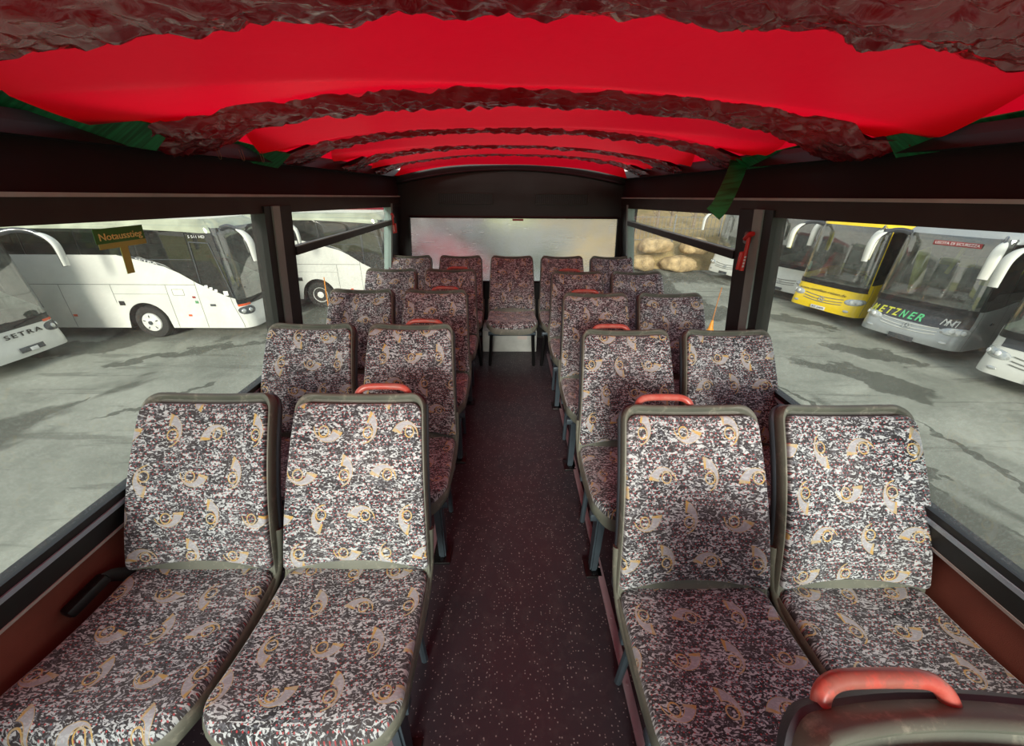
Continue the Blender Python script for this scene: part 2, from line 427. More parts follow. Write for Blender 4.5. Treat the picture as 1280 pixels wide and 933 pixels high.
def sideband(name, s, x0, z0, x1, z1, thick, mat, y0=YF, y1=YB, zf0=None, zf1=None, kind='structure'):
    """long strip along a side wall between two heights, real thickness outwards"""
    bm = bmesh.new(); n = 14
    def loop(y):
        a = zf0(y) if zf0 else z0; b = zf1(y) if zf1 else z1
        return [(s*x0, y, a), (s*x1, y, b), (s*(x1+thick), y, b), (s*(x0+thick), y, a)]
    prism(bm, loop(y0), loop(y1))
    return struct(name, bm, mat, smooth=False)
for s, side in ((-1, 'left'), (1, 'right')):
    sideband('wall_'+side, s, 1.262, 0, 1.262, .60, .04, 'panel_red')
    sideband('trim_1' if s < 0 else 'trim_2', s, 1.232, .590, 1.222, .606, .03, 'white_strip')
    sideband('trim_3' if s < 0 else 'trim_4', s, 1.225, .606, 1.213, .668, .04, 'rubber')
    sideband('trim_5' if s < 0 else 'trim_6', s, 1.213, .668, 1.204, .688, .04, 'rail_metal')
    sideband('trim_7' if s < 0 else 'trim_8', s, 1.209, .688, 1.203, .714, .04, 'rubber')
    sideband('beam_'+side, s, 1.10, 0, 1.098, 0, .07, 'beam_brown', zf0=ztop, zf1=ztrim)
    sideband('trim_9' if s < 0 else 'trim_10', s, 1.090, 0, 1.090, 0, .05, 'trim_light', zf0=lambda y: ztrim(y)-.003, zf1=lambda y: ztrim(y)+.007)
    sideband('cove_'+side, s, 1.105, 0, 1.115, 0, .05, 'valance', zf0=lambda y: ztrim(y)+.007, zf1=lambda y: 1.70)
    sideband('roof_rail_'+side, s, 1.06, 0, 1.075, 0, .045, 'black_frame', zf0=lambda y: 1.655-.004*y, zf1=lambda y: 1.70)

# window panes and posts
def pane(name, s, y0, y1, z0f, z1f, mat='window_glass'):
    bm = bmesh.new()
    def P(y, z, o): return (s*(wx(z)+.012+o), y, z)
    a = [P(y0, z0f(y0), 0), P(y1, z0f(y1), 0), P(y1, z1f(y1), 0), P(y0, z1f(y0), 0)]
    bm.faces.new([bm.verts.new(p) for p in a])
    return struct(name, bm, mat, smooth=False)
def post(name, s, y0, y1, mat, ins=0.0, dz=.03):
    bm = bmesh.new()
    zb = .70
    lo = [(s*(wx(zb)-ins), y0, zb), (s*(wx(zb)-ins), y1, zb), (s*(wx(zb)+.05), y1, zb), (s*(wx(zb)+.05), y0, zb)]
    zt = ztop((y0+y1)/2)+dz
    hi = [(s*(wx(zt)-ins), y0, zt), (s*(wx(zt)-ins), y1, zt), (s*(wx(zt)+.05), y1, zt), (s*(wx(zt)+.05), y0, zt)]
    prism(bm, lo, hi); return struct(name, bm, mat, smooth=False)
lowz = lambda y: SILL
TR0, TR1 = 1.235, 1.275
WIN = {-1: (1.84, 2.07, 3.86), 1: (1.76, 2.02, 3.95)}
wn = 1
for s in (-1, 1):
    a, b_, c = WIN[s]
    pane('window_%d' % wn, s, YF, a, lowz, lambda y: ztop(y)+.02); wn += 1
    w2 = pane('window_%d' % wn, s, b_, c, lowz, lambda y: TR0+.01); 
    bm = bmesh.new()
    def P(y, z, o): return (s*(wx(z)+o), y, z)
    # hopper pane frame: transom, sloping glass above
    prism(bm, [P(b_, TR0, -.022), P(b_, TR1, -.022), P(b_, TR1, .03), P(b_, TR0, .03)], [P(c, TR0, -.022), P(c, TR1, -.022), P(c, TR1, .03), P(c, TR0, .03)])
    obj('window_transom', bm, 'black_frame', w2, smooth=False)
    bm = bmesh.new()
    prism(bm, [P(b_, TR1, -.024), P(b_, TR1+.006, -.024), P(b_, TR1+.006, -.01), P(b_, TR1, -.01)], [P(c, TR1, -.024), P(c, TR1+.006, -.024), P(c, TR1+.006, -.01), P(c, TR1, -.01)])
    obj('transom_edge', bm, 'post_metal', w2, smooth=False)
    wn += 1
    pane('window_%d' % wn, s, b_, c, lambda y: TR1, lambda y: ztop(y)+.02)
    wn += 1
    k = 11 + (0 if s < 0 else 5)
    m0, m1 = (a, b_)
    w = m1-m0
    post('trim_%d' % k, s, m0, m0+w*.24, 'rubber', .012)
    post('trim_%d' % (k+1), s, m0+w*.24, m0+w*.50, 'post_metal', .020)
    post('trim_%d' % (k+2), s, m0+w*.50, m1, 'black_frame', .014)
    post('trim_%d' % (k+3), s, c, c+.05, 'post_metal', .016)
    post('trim_%d' % (k+4), s, c+.05, YB, 'black_frame', .012)

# rear bulkhead with arch and window opening
def archz(x): return 1.765 - .135*(abs(x)/1.15)**2.0
def rear():
    bm = bmesh.new()
    RW = [(-1.02, 1.285), (1.085, 1.285), (1.115, .64), (-1.06, .64)]      # window corners
    th = .05
    def slab(pts):
        a = [(x, YB, z) for x, z in pts]; b = [(x, YB+th, z) for x, z in pts]; prism(bm, a, b)
    slab([(-1.27, 0), (1.27, 0), (1.27, .64), (-1.27, .64)])
    slab([(-1.27, .64), (-1.06, .64), (-1.02, 1.285), (-1.27, 1.285)])
    slab([(1.115, .64), (1.27, .64), (1.27, 1.285), (1.085, 1.285)])
    n = 24
    top = [(-1.2 + 2.4*i/n) for i in range(n+1)]
    slab([(1.27, 1.285), (1.27, 1.74)] + [(x, archz(x)+.03) for x in top[::-1]] + [(-1.27, 1.74), (-1.27, 1.285)])
    w = struct('wall_rear', bm, 'black_frame', smooth=False)
    # raised arch rib and frame round the rear window
    bm = bmesh.new(); tube(bm, [(x, YB-.01, archz(x)-.055) for x in top], .012, 8)
    obj('arch_rib', bm, 'black_frame', w)
    bm = bmesh.new()
    for i in range(4):
        a, b = RW[i], RW[(i+1) % 4]; tube(bm, [(a[0], YB-.004, a[1]), (b[0], YB-.004, b[1])], .012, 6)
    obj('window_frame', bm, 'rubber', w)
    bm = bmesh.new()
    prism(bm, [(x, YB+.015, z) for x, z in RW], [(x, YB+.021, z) for x, z in RW]); struct('window_7', bm, 'frost', smooth=False)
    for x0, x1 in ((-.72, -.18), (.235, .76)):
        v = tag(thing('air_vent', 'black slatted air vent high on the rear wall, %s side' % ('left' if x0 < 0 else 'right'), 'vent', ((x0+x1)/2, YB-.003, 1.455)))
        bm = bmesh.new(); hw = (x1-x0)/2
        for z in (-.045, .045): box(bm, (0, -.005, z), (hw*2, .012, .008), .002)
        for x in (-hw, hw): box(bm, (x, -.005, 0), (.008, .012, .098), .002)
        obj('vent_frame', bm, 'beam_brown', v)
        bm = bmesh.new()
        for i in range(26): box(bm, (-hw+.02+(hw*2-.04)*i/25, -.003, 0), (.006, .008, .08))
        obj('vent_slats', bm, 'plastic_black', v, smooth=False)
    bm = bmesh.new(); box(bm, (.07, YB-.006, 1.262), (.11, .003, .018))
    st = tag(obj('warning_sticker', bm, 'sticker_red', smooth=False), 'tiny red sticker at the top middle of the rear window', 'sticker')
    # platform box below the middle seat
    bm = bmesh.new(); box(bm, (-.01, 3.96, .115), (.56, .38, .23), .006)
    p = tag(obj('platform_box', bm, 'white_box'), 'white box step on the floor under the middle rear seat', 'box')
    bm = bmesh.new(); box(bm, (.12, 3.767, .17), (.10, .006, .06), .002); obj('cover_plate', bm, 'white_strip', p)
rear()
# front bulkhead behind the camera: low wall, wide windscreen opening
bm = bmesh.new(); box(bm, (0, YF-.03, .30), (2.6, .06, .60)); struct('wall_front', bm, 'panel_red', smooth=False)
bm = bmesh.new(); bm.faces.new([bm.verts.new(p) for p in ((-1.2, YF-.03, .6), (1.2, YF-.03, .6), (1.1, YF-.03, 1.56), (-1.1, YF-.03, 1.56))]); struct('window_8', bm, 'window_glass', smooth=False)
for i, s in enumerate((-1, 1)):
    bm = bmesh.new(); prism(bm, [(s*1.2, YF, .6), (s*1.24, YF, .6), (s*1.24, YF-.06, .6), (s*1.2, YF-.06, .6)], [(s*1.1, YF, 1.6), (s*1.17, YF, 1.6), (s*1.17, YF-.06, 1.6), (s*1.1, YF-.06, 1.6)])
    struct('trim_%d' % (21+i), bm, 'black_frame', smooth=False)
# body of the bus below the deck and the deck edge strips
bm = bmesh.new(); box(bm, (0, (YB+YF)/2, -1.25), (2.5, YB-YF, 2.3), .08); struct('bus_lower_body', bm, 'coach_white')  # out of view; added for its shadow, white to brighten windscreen reflections
for i, s in enumerate((-1, 1)):
    bm = bmesh.new(); box(bm, (s*.385, 1.2, .006), (.028, 5.0, .012), .003)
    for k in range(22):
        bmesh.ops.create_cone(bm, cap_ends=True, segments=8, radius1=.005, radius2=.004, depth=.004, matrix=Matrix.Translation((s*.385, -1.1+k*.23, .013)))
    struct('trim_%d' % (23+i), bm, 'pink_strip')

# ================================================================== CANOPY
BOWS = [-.75, -.04, .68, 1.38, 2.11, 2.86, 3.52, 4.17]
SW = .10                                # half width of the crinkled sleeves
def cz(x): return 1.815 - .115*(abs(x)/1.10)**2.2
def canopy():
    root = thing('canopy', 'red tarpaulin canopy with wrinkled maroon bands stretched over the upper deck', 'canopy')
    for i, (a, b) in enumerate(zip(BOWS, BOWS[1:])):
        y0, y1 = a+.01, b
        bm = bmesh.new(); flip = 1 if i % 2 == 0 else -1
        def f(u, v):
            xe = 1.12 - .26*(1-v)**1.3; x = xe*(-1 + 2*u); ax = abs(x)/1.12
            tr = .70 - .45*max(0, (-x*flip/1.09))**1.3 - .10*ax          # where the fold line runs
            sag = .034*(1-.5*ax)
            if v < tr: h = .030 - (.030+sag)*(v/tr)**1.1
            else: h = -sag + (sag+.004)*((v-tr)/(1-tr))**.9
            y = y0 + (y1-y0)*v
            edge = .012*math.sin(9*x+i)*(1-v)**2*max(0, .4-v)
            h += .006*noise.noise(Vector((x*2.2, y*3, i)))
            dy = .012*math.sin(x*13+i)*(1-v)**3
            return (x, y+dy, cz(x) + h + edge - (.055*v if i == 6 else 0) + .02*ax*math.sin(PI*v)*-1.2)
        grid(bm, f, 72, 40)
        obj('canopy_panel', bm, 'tarp_red', root, angle=60)
    for g in (-1, 1):
        bm = bmesh.new()
        def f(u, v):
            x = .93 + .33*u; y = -1.0 + 5.15*v
            return (g*x, y, cz(x)+.040-.045*u*u + .006*noise.noise(Vector((x*3, y*3, 5))))
        grid(bm, f, 8, 60); obj('canopy_skirt', bm, 'tarp_red', root, angle=60)
    for i, yb in enumerate(BOWS[:-1]):
        bm = bmesh.new()
        def f(u, v):
            x = -1.06 + 2.12*u; w_ = (SW if i < 4 else .06) + (.01 if i < 3 else .085 if i < 4 else .10)*(abs(x)/1.06)**3; y = yb - w_*.9 + 2*w_*v*.95
            p = Vector((x*7, y*16, i*3.1))
            d, pts = noise.voronoi(p); n = noise.fractal(Vector((x*14, y*22, i)), .8, 2, 3)
            q = Vector((x*17, y*42, i*1.7)); rid = abs(noise.noise(q)) + .5*abs(noise.noise(q*2.1))
            h = -(.024 if i < 4 else .014)*math.sin(PI*v) - .010 + .012*(d[0]-.5) + .004*n - .016*rid
            y += .014*math.sin(x*31+i*2) * (1 if v > .5 else -1)*abs(v-.5)*2 + .010*noise.noise(Vector((x*19, v*3, i)))
            s_ = abs(x)/1.06
            if s_ > .80: h -= (s_-.80)*.16
            return (x, y, cz(x) + h)
        grid(bm, f, 230, 26)
        o = obj('canopy_sleeve', bm, 'tarp_crinkled', root, angle=80); o['label'] = 'wrinkled glossy maroon band'
    # roof bows inside the sleeves, and black end brackets
    for i, yb in enumerate(BOWS[:-1]):
        bm = bmesh.new()
        tube(bm, [(-1.08+2.16*k/24, yb, cz(-1.08+2.16*k/24)+.035) for k in range(25)], .014, 8)
        bw = tag(obj('roof_bow', bm, 'black_frame'), None, None); bw['kind'] = 'structure'
        for s in (-1, 1):
            bm = bmesh.new(); box(bm, (s*1.02, yb+.02, 1.690), (.17, .16, .03), .008, Matrix.Rotation(s*R(18), 3, 'Y'))
            box(bm, (s*1.045, yb+.11, 1.682), (.07, .10, .025), .006)
            obj('bow_bracket', bm, 'black_frame', bw)
canopy()
def strap(label, pts, w, mat='webbing', nrm=(0, 0, 1)):
    bm = bmesh.new(); P = smoothpts(pts, 5); N = Vector(nrm)
    L = []
    for i, p in enumerate(P):
        t = (P[min(i+1, len(P)-1)]-P[max(i-1, 0)]).normalized(); s = t.cross(N).normalized(); q = s.cross(t)
        L.append([bm.verts.new(p+s*w/2+q*.0015), bm.verts.new(p-s*w/2+q*.0015), bm.verts.new(p-s*w/2-q*.0015), bm.verts.new(p+s*w/2-q*.0015)])
    for A, B in zip(L, L[1:]):
        for k in range(4): bm.faces.new((A[k], A[(k+1) % 4], B[(k+1) % 4], B[k]))
    bm.faces.new(L[0]); bm.faces.new(L[-1][::-1])
    return tag(obj('webbing_strap', bm, mat), label, 'strap', 'green webbing straps under the canopy')
strap('green webbing strap at the upper left corner, nearest on the left side', [(-1.22, .78, 1.735), (-1.10, .98, 1.70), (-1.00, 1.28, 1.672)], .10, nrm=(.5, -.3, -.9))
strap('green webbing strap on the left side beyond the wrinkled band', [(-1.16, 1.66, 1.70), (-1.08, 1.84, 1.672), (-1.03, 1.98, 1.655)], .10, nrm=(.5, -.3, -.9))
strap('green webbing strap at the upper right, nearest on the right side', [(1.24, .86, 1.72), (1.13, 1.04, 1.69), (1.04, 1.24, 1.665)], .09, nrm=(-.5, -.3, -.9))
strap('green webbing strap on the right side beyond the wrinkled band', [(1.16, 1.70, 1.70), (1.08, 1.86, 1.672), (1.03, 2.0, 1.66)], .08, nrm=(-.5, -.3, -.9))
strap('loose green webbing strap end dangling over the right side window', [(1.03, 2.02, 1.675), (1.01, 1.98, 1.64), (.97, 1.93, 1.57), (.92, 1.88, 1.49), (.885, 1.86, 1.455)], .075, nrm=(-.3, -1, .2))
for i, (x, y) in enumerate(((-1.02, 1.52), (-.99, 1.60), (-.965, 1.68))):
    bm = bmesh.new()
    loop = [(0, 0, 0), (.004, 0, -.028), (.008, 0, -.036), (.012, 0, -.028), (.010, 0, 0)]
    tube(bm, [(x+a, y, 1.672+c) for a, b, c in smoothpts(loop, 4)], .0012, 6)
    tag(obj('safety_pin', bm, 'pin'), ['safety pin hanging from the left end of the wrinkled band, first from the window', 'safety pin hanging from the left end of the wrinkled band, middle one', 'safety pin hanging from the left end of the wrinkled band, furthest in'][i], 'pin', 'safety pins on the canopy')

# ================================================================== SEATS
def back_y(t):      # t 0..1 up the backrest
    return .015 + .245*t + .02*math.sin(PI*t)*-1 + .02*t*t*t
def bpt(t): return Vector((0, back_y(t), .415 + .485*t))
def bframe(t):
    e = .01; T = (bpt(t+e)-bpt(t-e)).normalized(); N = Vector((0, -T.z, T.y)); return bpt(t), T, N   # N to sitter
def ring_pts(hw0, hw1, L, r, n=7, m=9):
    """outline in (a,b): bottom half width hw0, top hw1, height L, corner radius r"""
    if not isinstance(r, tuple): r = (r, r)
    P = []
    cs = [(hw0-r[0], r[0], -PI/2, r[0]), (hw1-r[1], L-r[1], 0, r[1]), (-(hw1-r[1]), L-r[1], PI/2, r[1]), (-(hw0-r[0]), r[0], PI, r[0])]
    pts = []
    for cx, cy, a0, rr in cs:
        for k in range(n+1):
            a = a0 + PI/2*k/n; pts.append((cx+rr*math.cos(a), cy+rr*math.sin(a)))
    # subdivide straight edges
    out = []
    for i, p in enumerate(pts):
        q = pts[(i+1) % len(pts)]; out.append(p)
        d = math.dist(p, q)
        if d > .05:
            for k in range(1, m): out.append((p[0]+(q[0]-p[0])*k/m, p[1]+(q[1]-p[1])*k/m))
    return out
def pad(bm, outline, L, thick, bev, dome, f, uvo=(0, 0), back=True, bowl=0):
    """pillow with a given outline; f(a,b,h) places it; uv = metres"""
    uv = (bm.loops.layers.uv.get('moquette') or bm.loops.layers.uv.new('moquette')); cx, cy = 0, L/2
    def sc_(p, d):    # inset by about d metres
        x, y = p[0]-cx, p[1]-cy; hx = max(abs(q[0]) for q in outline); hy = L/2
        return (cx+x*(1-d/hx), cy+y*(1-d/hy))
    rings = []
    def add(d, h): rings.append([(*sc_(p, d), h) for p in outline])
    if back: add(bev*.6, 0)
    add(0, bev*.5 if back else 0); 
    add(0, thick-bev)
    for k in range(1, 5):
        a = PI/2*k/4; add(bev*(1-math.cos(a)), thick-bev+bev*math.sin(a))
    hx = max(abs(q[0]) for q in outline)
    for k in range(1, 9):
        s = k/9; d = bev + (hx-bev)*s
        rings.append([((cx+(p[0]-cx)*(1-bev/hx)*(1-s)), (cy+(p[1]-cy)*(1-bev/(L/2))*(1-s)), thick+dome*(1-(1-s)**2)) for p in outline])
    VV = [[(bm.verts.new(f(a, b, h)), (a, b)) for a, b, h in r] for r in rings]
    n = len(outline)
    def face(vs):
        fc = bm.faces.new([v[0] for v in vs])
        for lp, v in zip(fc.loops, vs): lp[uv].uv = (v[1][0]+uvo[0], v[1][1]+uvo[1])
    for A, B in zip(VV, VV[1:]):
        for k in range(n): face((A[k], A[(k+1) % n], B[(k+1) % n], B[k]))
    c = (bm.verts.new(f(cx, cy, thick+dome)), (cx, cy))
    for k in range(n): face((VV[-1][k], VV[-1][(k+1) % n], c))
    if back: bm.faces.new([v[0] for v in VV[0]][::-1])
    return bm
LB = .505
def build_seat(kind):
    """kind: aisle / window / rear"""
    root = thing('bus_seat', 'x', 'seat')
    # back cushion
    def fb(a, b, h):
        t = b/LB; p, T, N = bframe(t); curl = .9*a*a*(.3+.7*t)
        return p + Vector((a, 0, 0)) + N*(h+curl)
    bm = bmesh.new(); pad(bm, [(a, b+(.024*(1-(a/.22)**2) if b < .05 else 0)) for a, b in ring_pts(.224, .199, LB-.043, (.018, .034))], LB-.043, .036, .010, .006, lambda a, b, h: fb(a, b+.043, h))
    obj('back_cushion', bm, 'fabric', root, angle=70)
    # backrest shell: shallow tray behind the cushion with a thick rim
    bm = bmesh.new(); o1 = ring_pts(.230, .206, LB+.030, (.03, .045)); hx = .234
    prof = [(.03, -.040), (.008, -.036), (0, -.024), (0, .008), (.003, .016), (.008, .018), (.012, .014), (.016, .004), (.05, .002)]
    rings = []
    for d, h in prof:
        rings.append([bm.verts.new(fb(a*(1-d/hx), (b-.26)*(1-d/.26)+.26+.0, h)) for a, b in o1])
    n = len(o1)
    for A, B in zip(rings, rings[1:]):
        for k in range(n): bm.faces.new((A[k], A[(k+1) % n], B[(k+1) % n], B[k]))
    bm.faces.new(rings[0][::-1]); bm.faces.new(rings[-1])
    obj('back_shell', bm, 'shell', root, angle=50)
    bm = bmesh.new(); o1 = ring_pts(.232, .212, LB+.036, (.03, .05)); rings = []
    for d, h in [(.04, -.060), (.012, -.056), (.002, -.046), (0, -.030), (.004, -.024), (.05, -.030)]:
        rings.append([bm.verts.new(fb(a*(1-d/hx), (b-.26)*(1-d/.26)+.258, h)) for a, b in o1])
    for A, B in zip(rings, rings[1:]):
        for k in range(len(o1)): bm.faces.new((A[k], A[(k+1) % len(o1)], B[(k+1) % len(o1)], B[k]))
    bm.faces.new(rings[0][::-1]); bm.faces.new(rings[-1])
    obj('rear_cover', bm, 'shell_dark', root, angle=50)
    # seat cushion
    LC = .44
    def fc(a, b, h):      # b from the front edge to the back
        y = -.415 + b; z = .392 + .012*(1-b/LC)**2*2 - .012*math.sin(PI*b/LC) - (.05*((.05-b)/.05)**2 if b < .05 else 0)*.6
        return Vector((a, y, z + h + .5*a*a))
    bm = bmesh.new(); pad(bm, [(a, b + (.018*(1-(a/.2)**2) if b > .35 else 0)) for a, b in ring_pts(.228, .220, LC, (.075, .05))], LC, .058, .022, .010, fc, (0, .7))
    obj('seat_cushion', bm, 'fabric', root, angle=70)
    bm = bmesh.new(); o1 = ring_pts(.231, .226, LC+.02, (.08, .04))
    rings = []
    for d, h in ((.05, -.045), (.02, -.040), (.0, -.02), (-.002, .022), (.004, .030), (.010, .022), (.014, .01), (.06, .008)):
        rings.append([bm.verts.new(fc(a*(1-d/.231), (b-.21)*(1-d/.21)+.205, h)) for a, b in o1])
    n = len(o1)
    for A, B in zip(rings, rings[1:]):
        for k in range(n): bm.faces.new((A[k], A[(k+1) % n], B[(k+1) % n], B[k]))
    bm.faces.new(rings[0][::-1]); bm.faces.new(rings[-1])
    obj('seat_pan', bm, 'shell', root, angle=50)
    # side wing that joins back shell and pan
    for s in (-1, 1):
        bm = bmesh.new()
        pts = [(s*.221, -.27, .405), (s*.222, -.12, .400), (s*.223, -.02, .415), (s*.225, .035, .475), (s*.224, .075, .56)]
        tube(bm, smoothpts(pts, 6), .013, 8, (.8, 1.4))
        obj('side_wing', bm, 'shell', root, angle=60)
    # lower back strip of bare shell, seen between the cushions
    bm = bmesh.new()
    def fs(u, v):
        a = -.222+.444*u; b = .0 + .075*v
        return fb(a, b, .012+.004*math.sin(PI*v))
    grid(bm, fs, 16, 5); obj('shell_gap_strip', bm, 'shell', root)
    # under frame
    bm = bmesh.new(); box(bm, (0, -.30, .335), (.44, .035, .035), .005); box(bm, (0, -.06, .335), (.44, .035, .035), .005)
    obj('under_frame', bm, 'steel_blue', root)
    return root
def add_handle(root, ox):
    bm = bmesh.new()
    p, T, N = bframe(1.0); e = p + N*-.016 + T*.008
    hw = .087
    prof = [(-hw, -.03), (-hw, .012), (-hw+.008, .033), (-hw+.026, .044), (-.03, .047), (.03, .047), (hw-.026, .044), (hw-.008, .033), (hw, .012), (hw, -.03)]
    tube(bm, smoothpts([e + Vector((a+ox, 0, 0)) + T*(b+.01) for a, b in prof], 4), .0115, 12)
    obj('grab_handle', bm, 'handle', root, angle=60)
def add_leg(root, s):
    bm = bmesh.new()
    for dy in (-.27,):
        prism(bm, [(s*.175-.016, -.315, 0.01), (s*.175+.016, -.315, .01), (s*.175+.016, -.265, .01), (s*.175-.016, -.265, .01)],
              [(s*.175-.018, -.33, .34), (s*.175+.018, -.33, .34), (s*.175+.018, -.26, .34), (s*.175-.018, -.26, .34)])
    bmesh.ops.bevel(bm, geom=bm.edges[:], offset=.007, segments=2, affect='EDGES')
    leg = obj('leg', bm, 'steel_blue', root)
    bm = bmesh.new(); box(bm, (s*.175, -.29, .006), (.075, .10, .012), .004)
    for dy in (-.035, .035): bmesh.ops.create_cone(bm, cap_ends=True, segments=8, radius1=.009, radius2=.008, depth=.01, matrix=Matrix.Translation((s*.175, -.29+dy, .016)))
    obj('foot_plate', bm, 'plastic_black', leg)
    bm = bmesh.new(); tube(bm, [(s*.175, -.06, .34), (s*.175, -.04, .2), (s*.175, -.02, .01)], .013, 8)
    obj('leg', bm, 'steel_blue', root)
def add_bracket(root, s):
    bm = bmesh.new(); box(bm, (s*.218, -.18, .30), (.02, .30, .10), .004); obj('wall_bracket', bm, 'steel_blue', root)
base = build_seat('x')
def move(o, x, y, rz=0): o.location = (x, y, 0)
# dup first, then specialise
protos = {}
def variant(s, aisle):
    r = copy_tree(base)
    if aisle: add_handle(r, -s*.052); add_leg(r, -s)
    else: add_bracket(r, s)
    return r
protos['LA'] = variant(-1, True); protos['LW'] = variant(-1, False); protos['RA'] = variant(1, True); protos['RW'] = variant(1, False)
used = set(); word = ['first', 'second', 'third', 'fourth', 'fifth']
def put(key, x, y, label, group='patterned bus seats'):
    r = protos[key] if key not in used else copy_tree(protos[key]); used.add(key)
    r.location = (x, y, 0); tag(r, label, 'seat', group); return r
GAP = .262
for k in range(4):
    yl = 1.105 + .72*k - GAP; yr = 1.032 + .72*k - GAP
    pos = ['nearest row', 'second row', 'third row', 'fourth row, next to the rear bench'][k]
    put('LW', -.988, yl, 'patterned seat by the left window, %s, no handle' % pos)
    put('LA', -.503, yl, 'patterned seat left of the aisle, %s, red handle' % pos)
    put('RA', .53, yr, 'patterned seat right of the aisle, %s, red handle' % pos)
    put('RW', 1.015, yr, 'patterned seat by the right window, %s, no handle' % pos)
bm = bmesh.new(); box(bm, (.70, .0, .015), (1.05, 1.0, .03), .006); struct('floor_step', bm, 'deck')
r0 = put('RA', .518, .215 - GAP, 'closest seat, only its backrest top and big red handle in the lower right corner')
rear_names = ['at the left window end of the rear bench row', 'second from the left in the rear bench row', 'middle seat of the rear row at the end of the aisle', 'second from the right in the rear bench row', 'at the right window end of the rear bench row']
r0.location.z = .03
for x, nm in zip((-.99, -.495, .01, .505, .995), rear_names):
    r = copy_tree(base); r.location = (x, 1.08+.72*4 - GAP, 0); tag(r, 'patterned seat, ' + nm, 'seat', 'patterned bus seats')
    bm = bmesh.new()
    for s in (-1, 1):
        tube(bm, [(s*.19, -.36+.02, .33), (s*.21, -.29, .01)], .016, 8)
    obj('leg', bm, 'plastic_black', r)
def rm(o):
    for c in list(o.children): rm(c)
    bpy.data.objects.remove(o)
rm(base)
# black buckle beside the nearest left window seat
b = thing('belt_buckle', 'black plastic belt fitting between the nearest left window seat and the brown wall panel', 'buckle', (-1.228, .735, .50), R(-12))
bm = bmesh.new(); box(bm, (0, 0, 0), (.035, .11, .035), .010, Matrix.Rotation(R(12), 3, 'X')); obj('buckle_body', bm, 'plastic_black', b)
bm = bmesh.new(); tube(bm, smoothpts([(0, .04, .01), (.0, .07, -.005), (.005, .10, -.05), (.005, .09, -.12)], 5), .016, 8, (.4, 1.2)); obj('belt_end', bm, 'plastic_black', b)

# ================================================================== emergency hammers, stickers
def hammer(loc, s, label):
    h = thing('emergency_hammer', label, 'hammer', loc)
    bm = bmesh.new(); box(bm, (s*.028, .01, .005), (.05, .05, .055), .010); box(bm, (s*.035, .012, -.03), (.02, .03, .03), .004); obj('wall_bracket', bm, 'hammer_bracket', h)
    bm = bmesh.new()
    tube(bm, [(s*.0, -.045, .028), (s*.0, -.03, .025), (0, -.012, .015), (0, .01, .0)], [.010, .014, .012, .010], 10)
    tube(bm, [(0, -.022, .02), (0, -.024, -.03), (0, -.026, -.14)], [.008, .009, .011], 10)
    obj('hammer_handle', bm, 'hammer_red', h)
    bm = bmesh.new(); box(bm, (-s*.016, -.022, -.095), (.022, .014, .085), .006); g = obj('hand_guard', bm, 'hammer_red', h)
    bm = bmesh.new()
    for k in range(4): box(bm, (-s*.006, -.0405, -.075-.014*k), (.008, .004, .010), .001)
    obj('label_mark', bm, 'white_ink', h)
hammer((1.085, 1.90, 1.345), 1, 'red emergency hammer in a grey bracket on the right window post')
hammer((-1.10, 3.90, 1.30), -1, 'red emergency hammer at the rear end of the left windows')
# emergency exit sticker on the left window
def sticker():
    t = thing('emergency_exit_sticker', 'green and yellow Notausstieg sticker with a stem on the near left window', 'sticker')
    zc, yc = 1.425, 1.145
    M = Matrix.Translation((-(wx(zc)-.004), yc, zc)) @ Matrix.Rotation(R(90), 4, 'Z') @ Matrix.Rotation(R(90+7), 4, 'X')
    t.matrix_world = M
    def slab(name, x0, x1, z0, z1, h, mat):
        bm = bmesh.new(); box(bm, ((x0+x1)/2, (z0+z1)/2, h), (x1-x0, z1-z0, .0015)); return obj(name, bm, mat, t, smooth=False)
    slab('sign_field', -.075, .075, -.012, .026, 0, 'sticker_green'); slab('sign_field_lower', -.070, .076, -.026, -.0125, 0, 'sticker_gold'); slab('sign_stem', -.012, .012, -.10, -.0262, 0, 'sticker_gold')
    text('lettering', 'Notausstieg', .026, 'text_gold', t, Matrix.Translation((0, .004, .002)), width=.13, extrude=.0008)
sticker()

# ================================================================== YARD
bm = bmesh.new(); box(bm, (0, 20, G-.1), (70, 60, .2)); struct('ground', bm, 'asphalt', smooth=False)
bm = bmesh.new()
def fld(u, v):
    x = -160+320*u; y = -60+300*v
    return (x, y, G-.35 + (max(0, y-70)*.02))
grid(bm, fld, 20, 20); struct('meadow', bm, 'meadow')

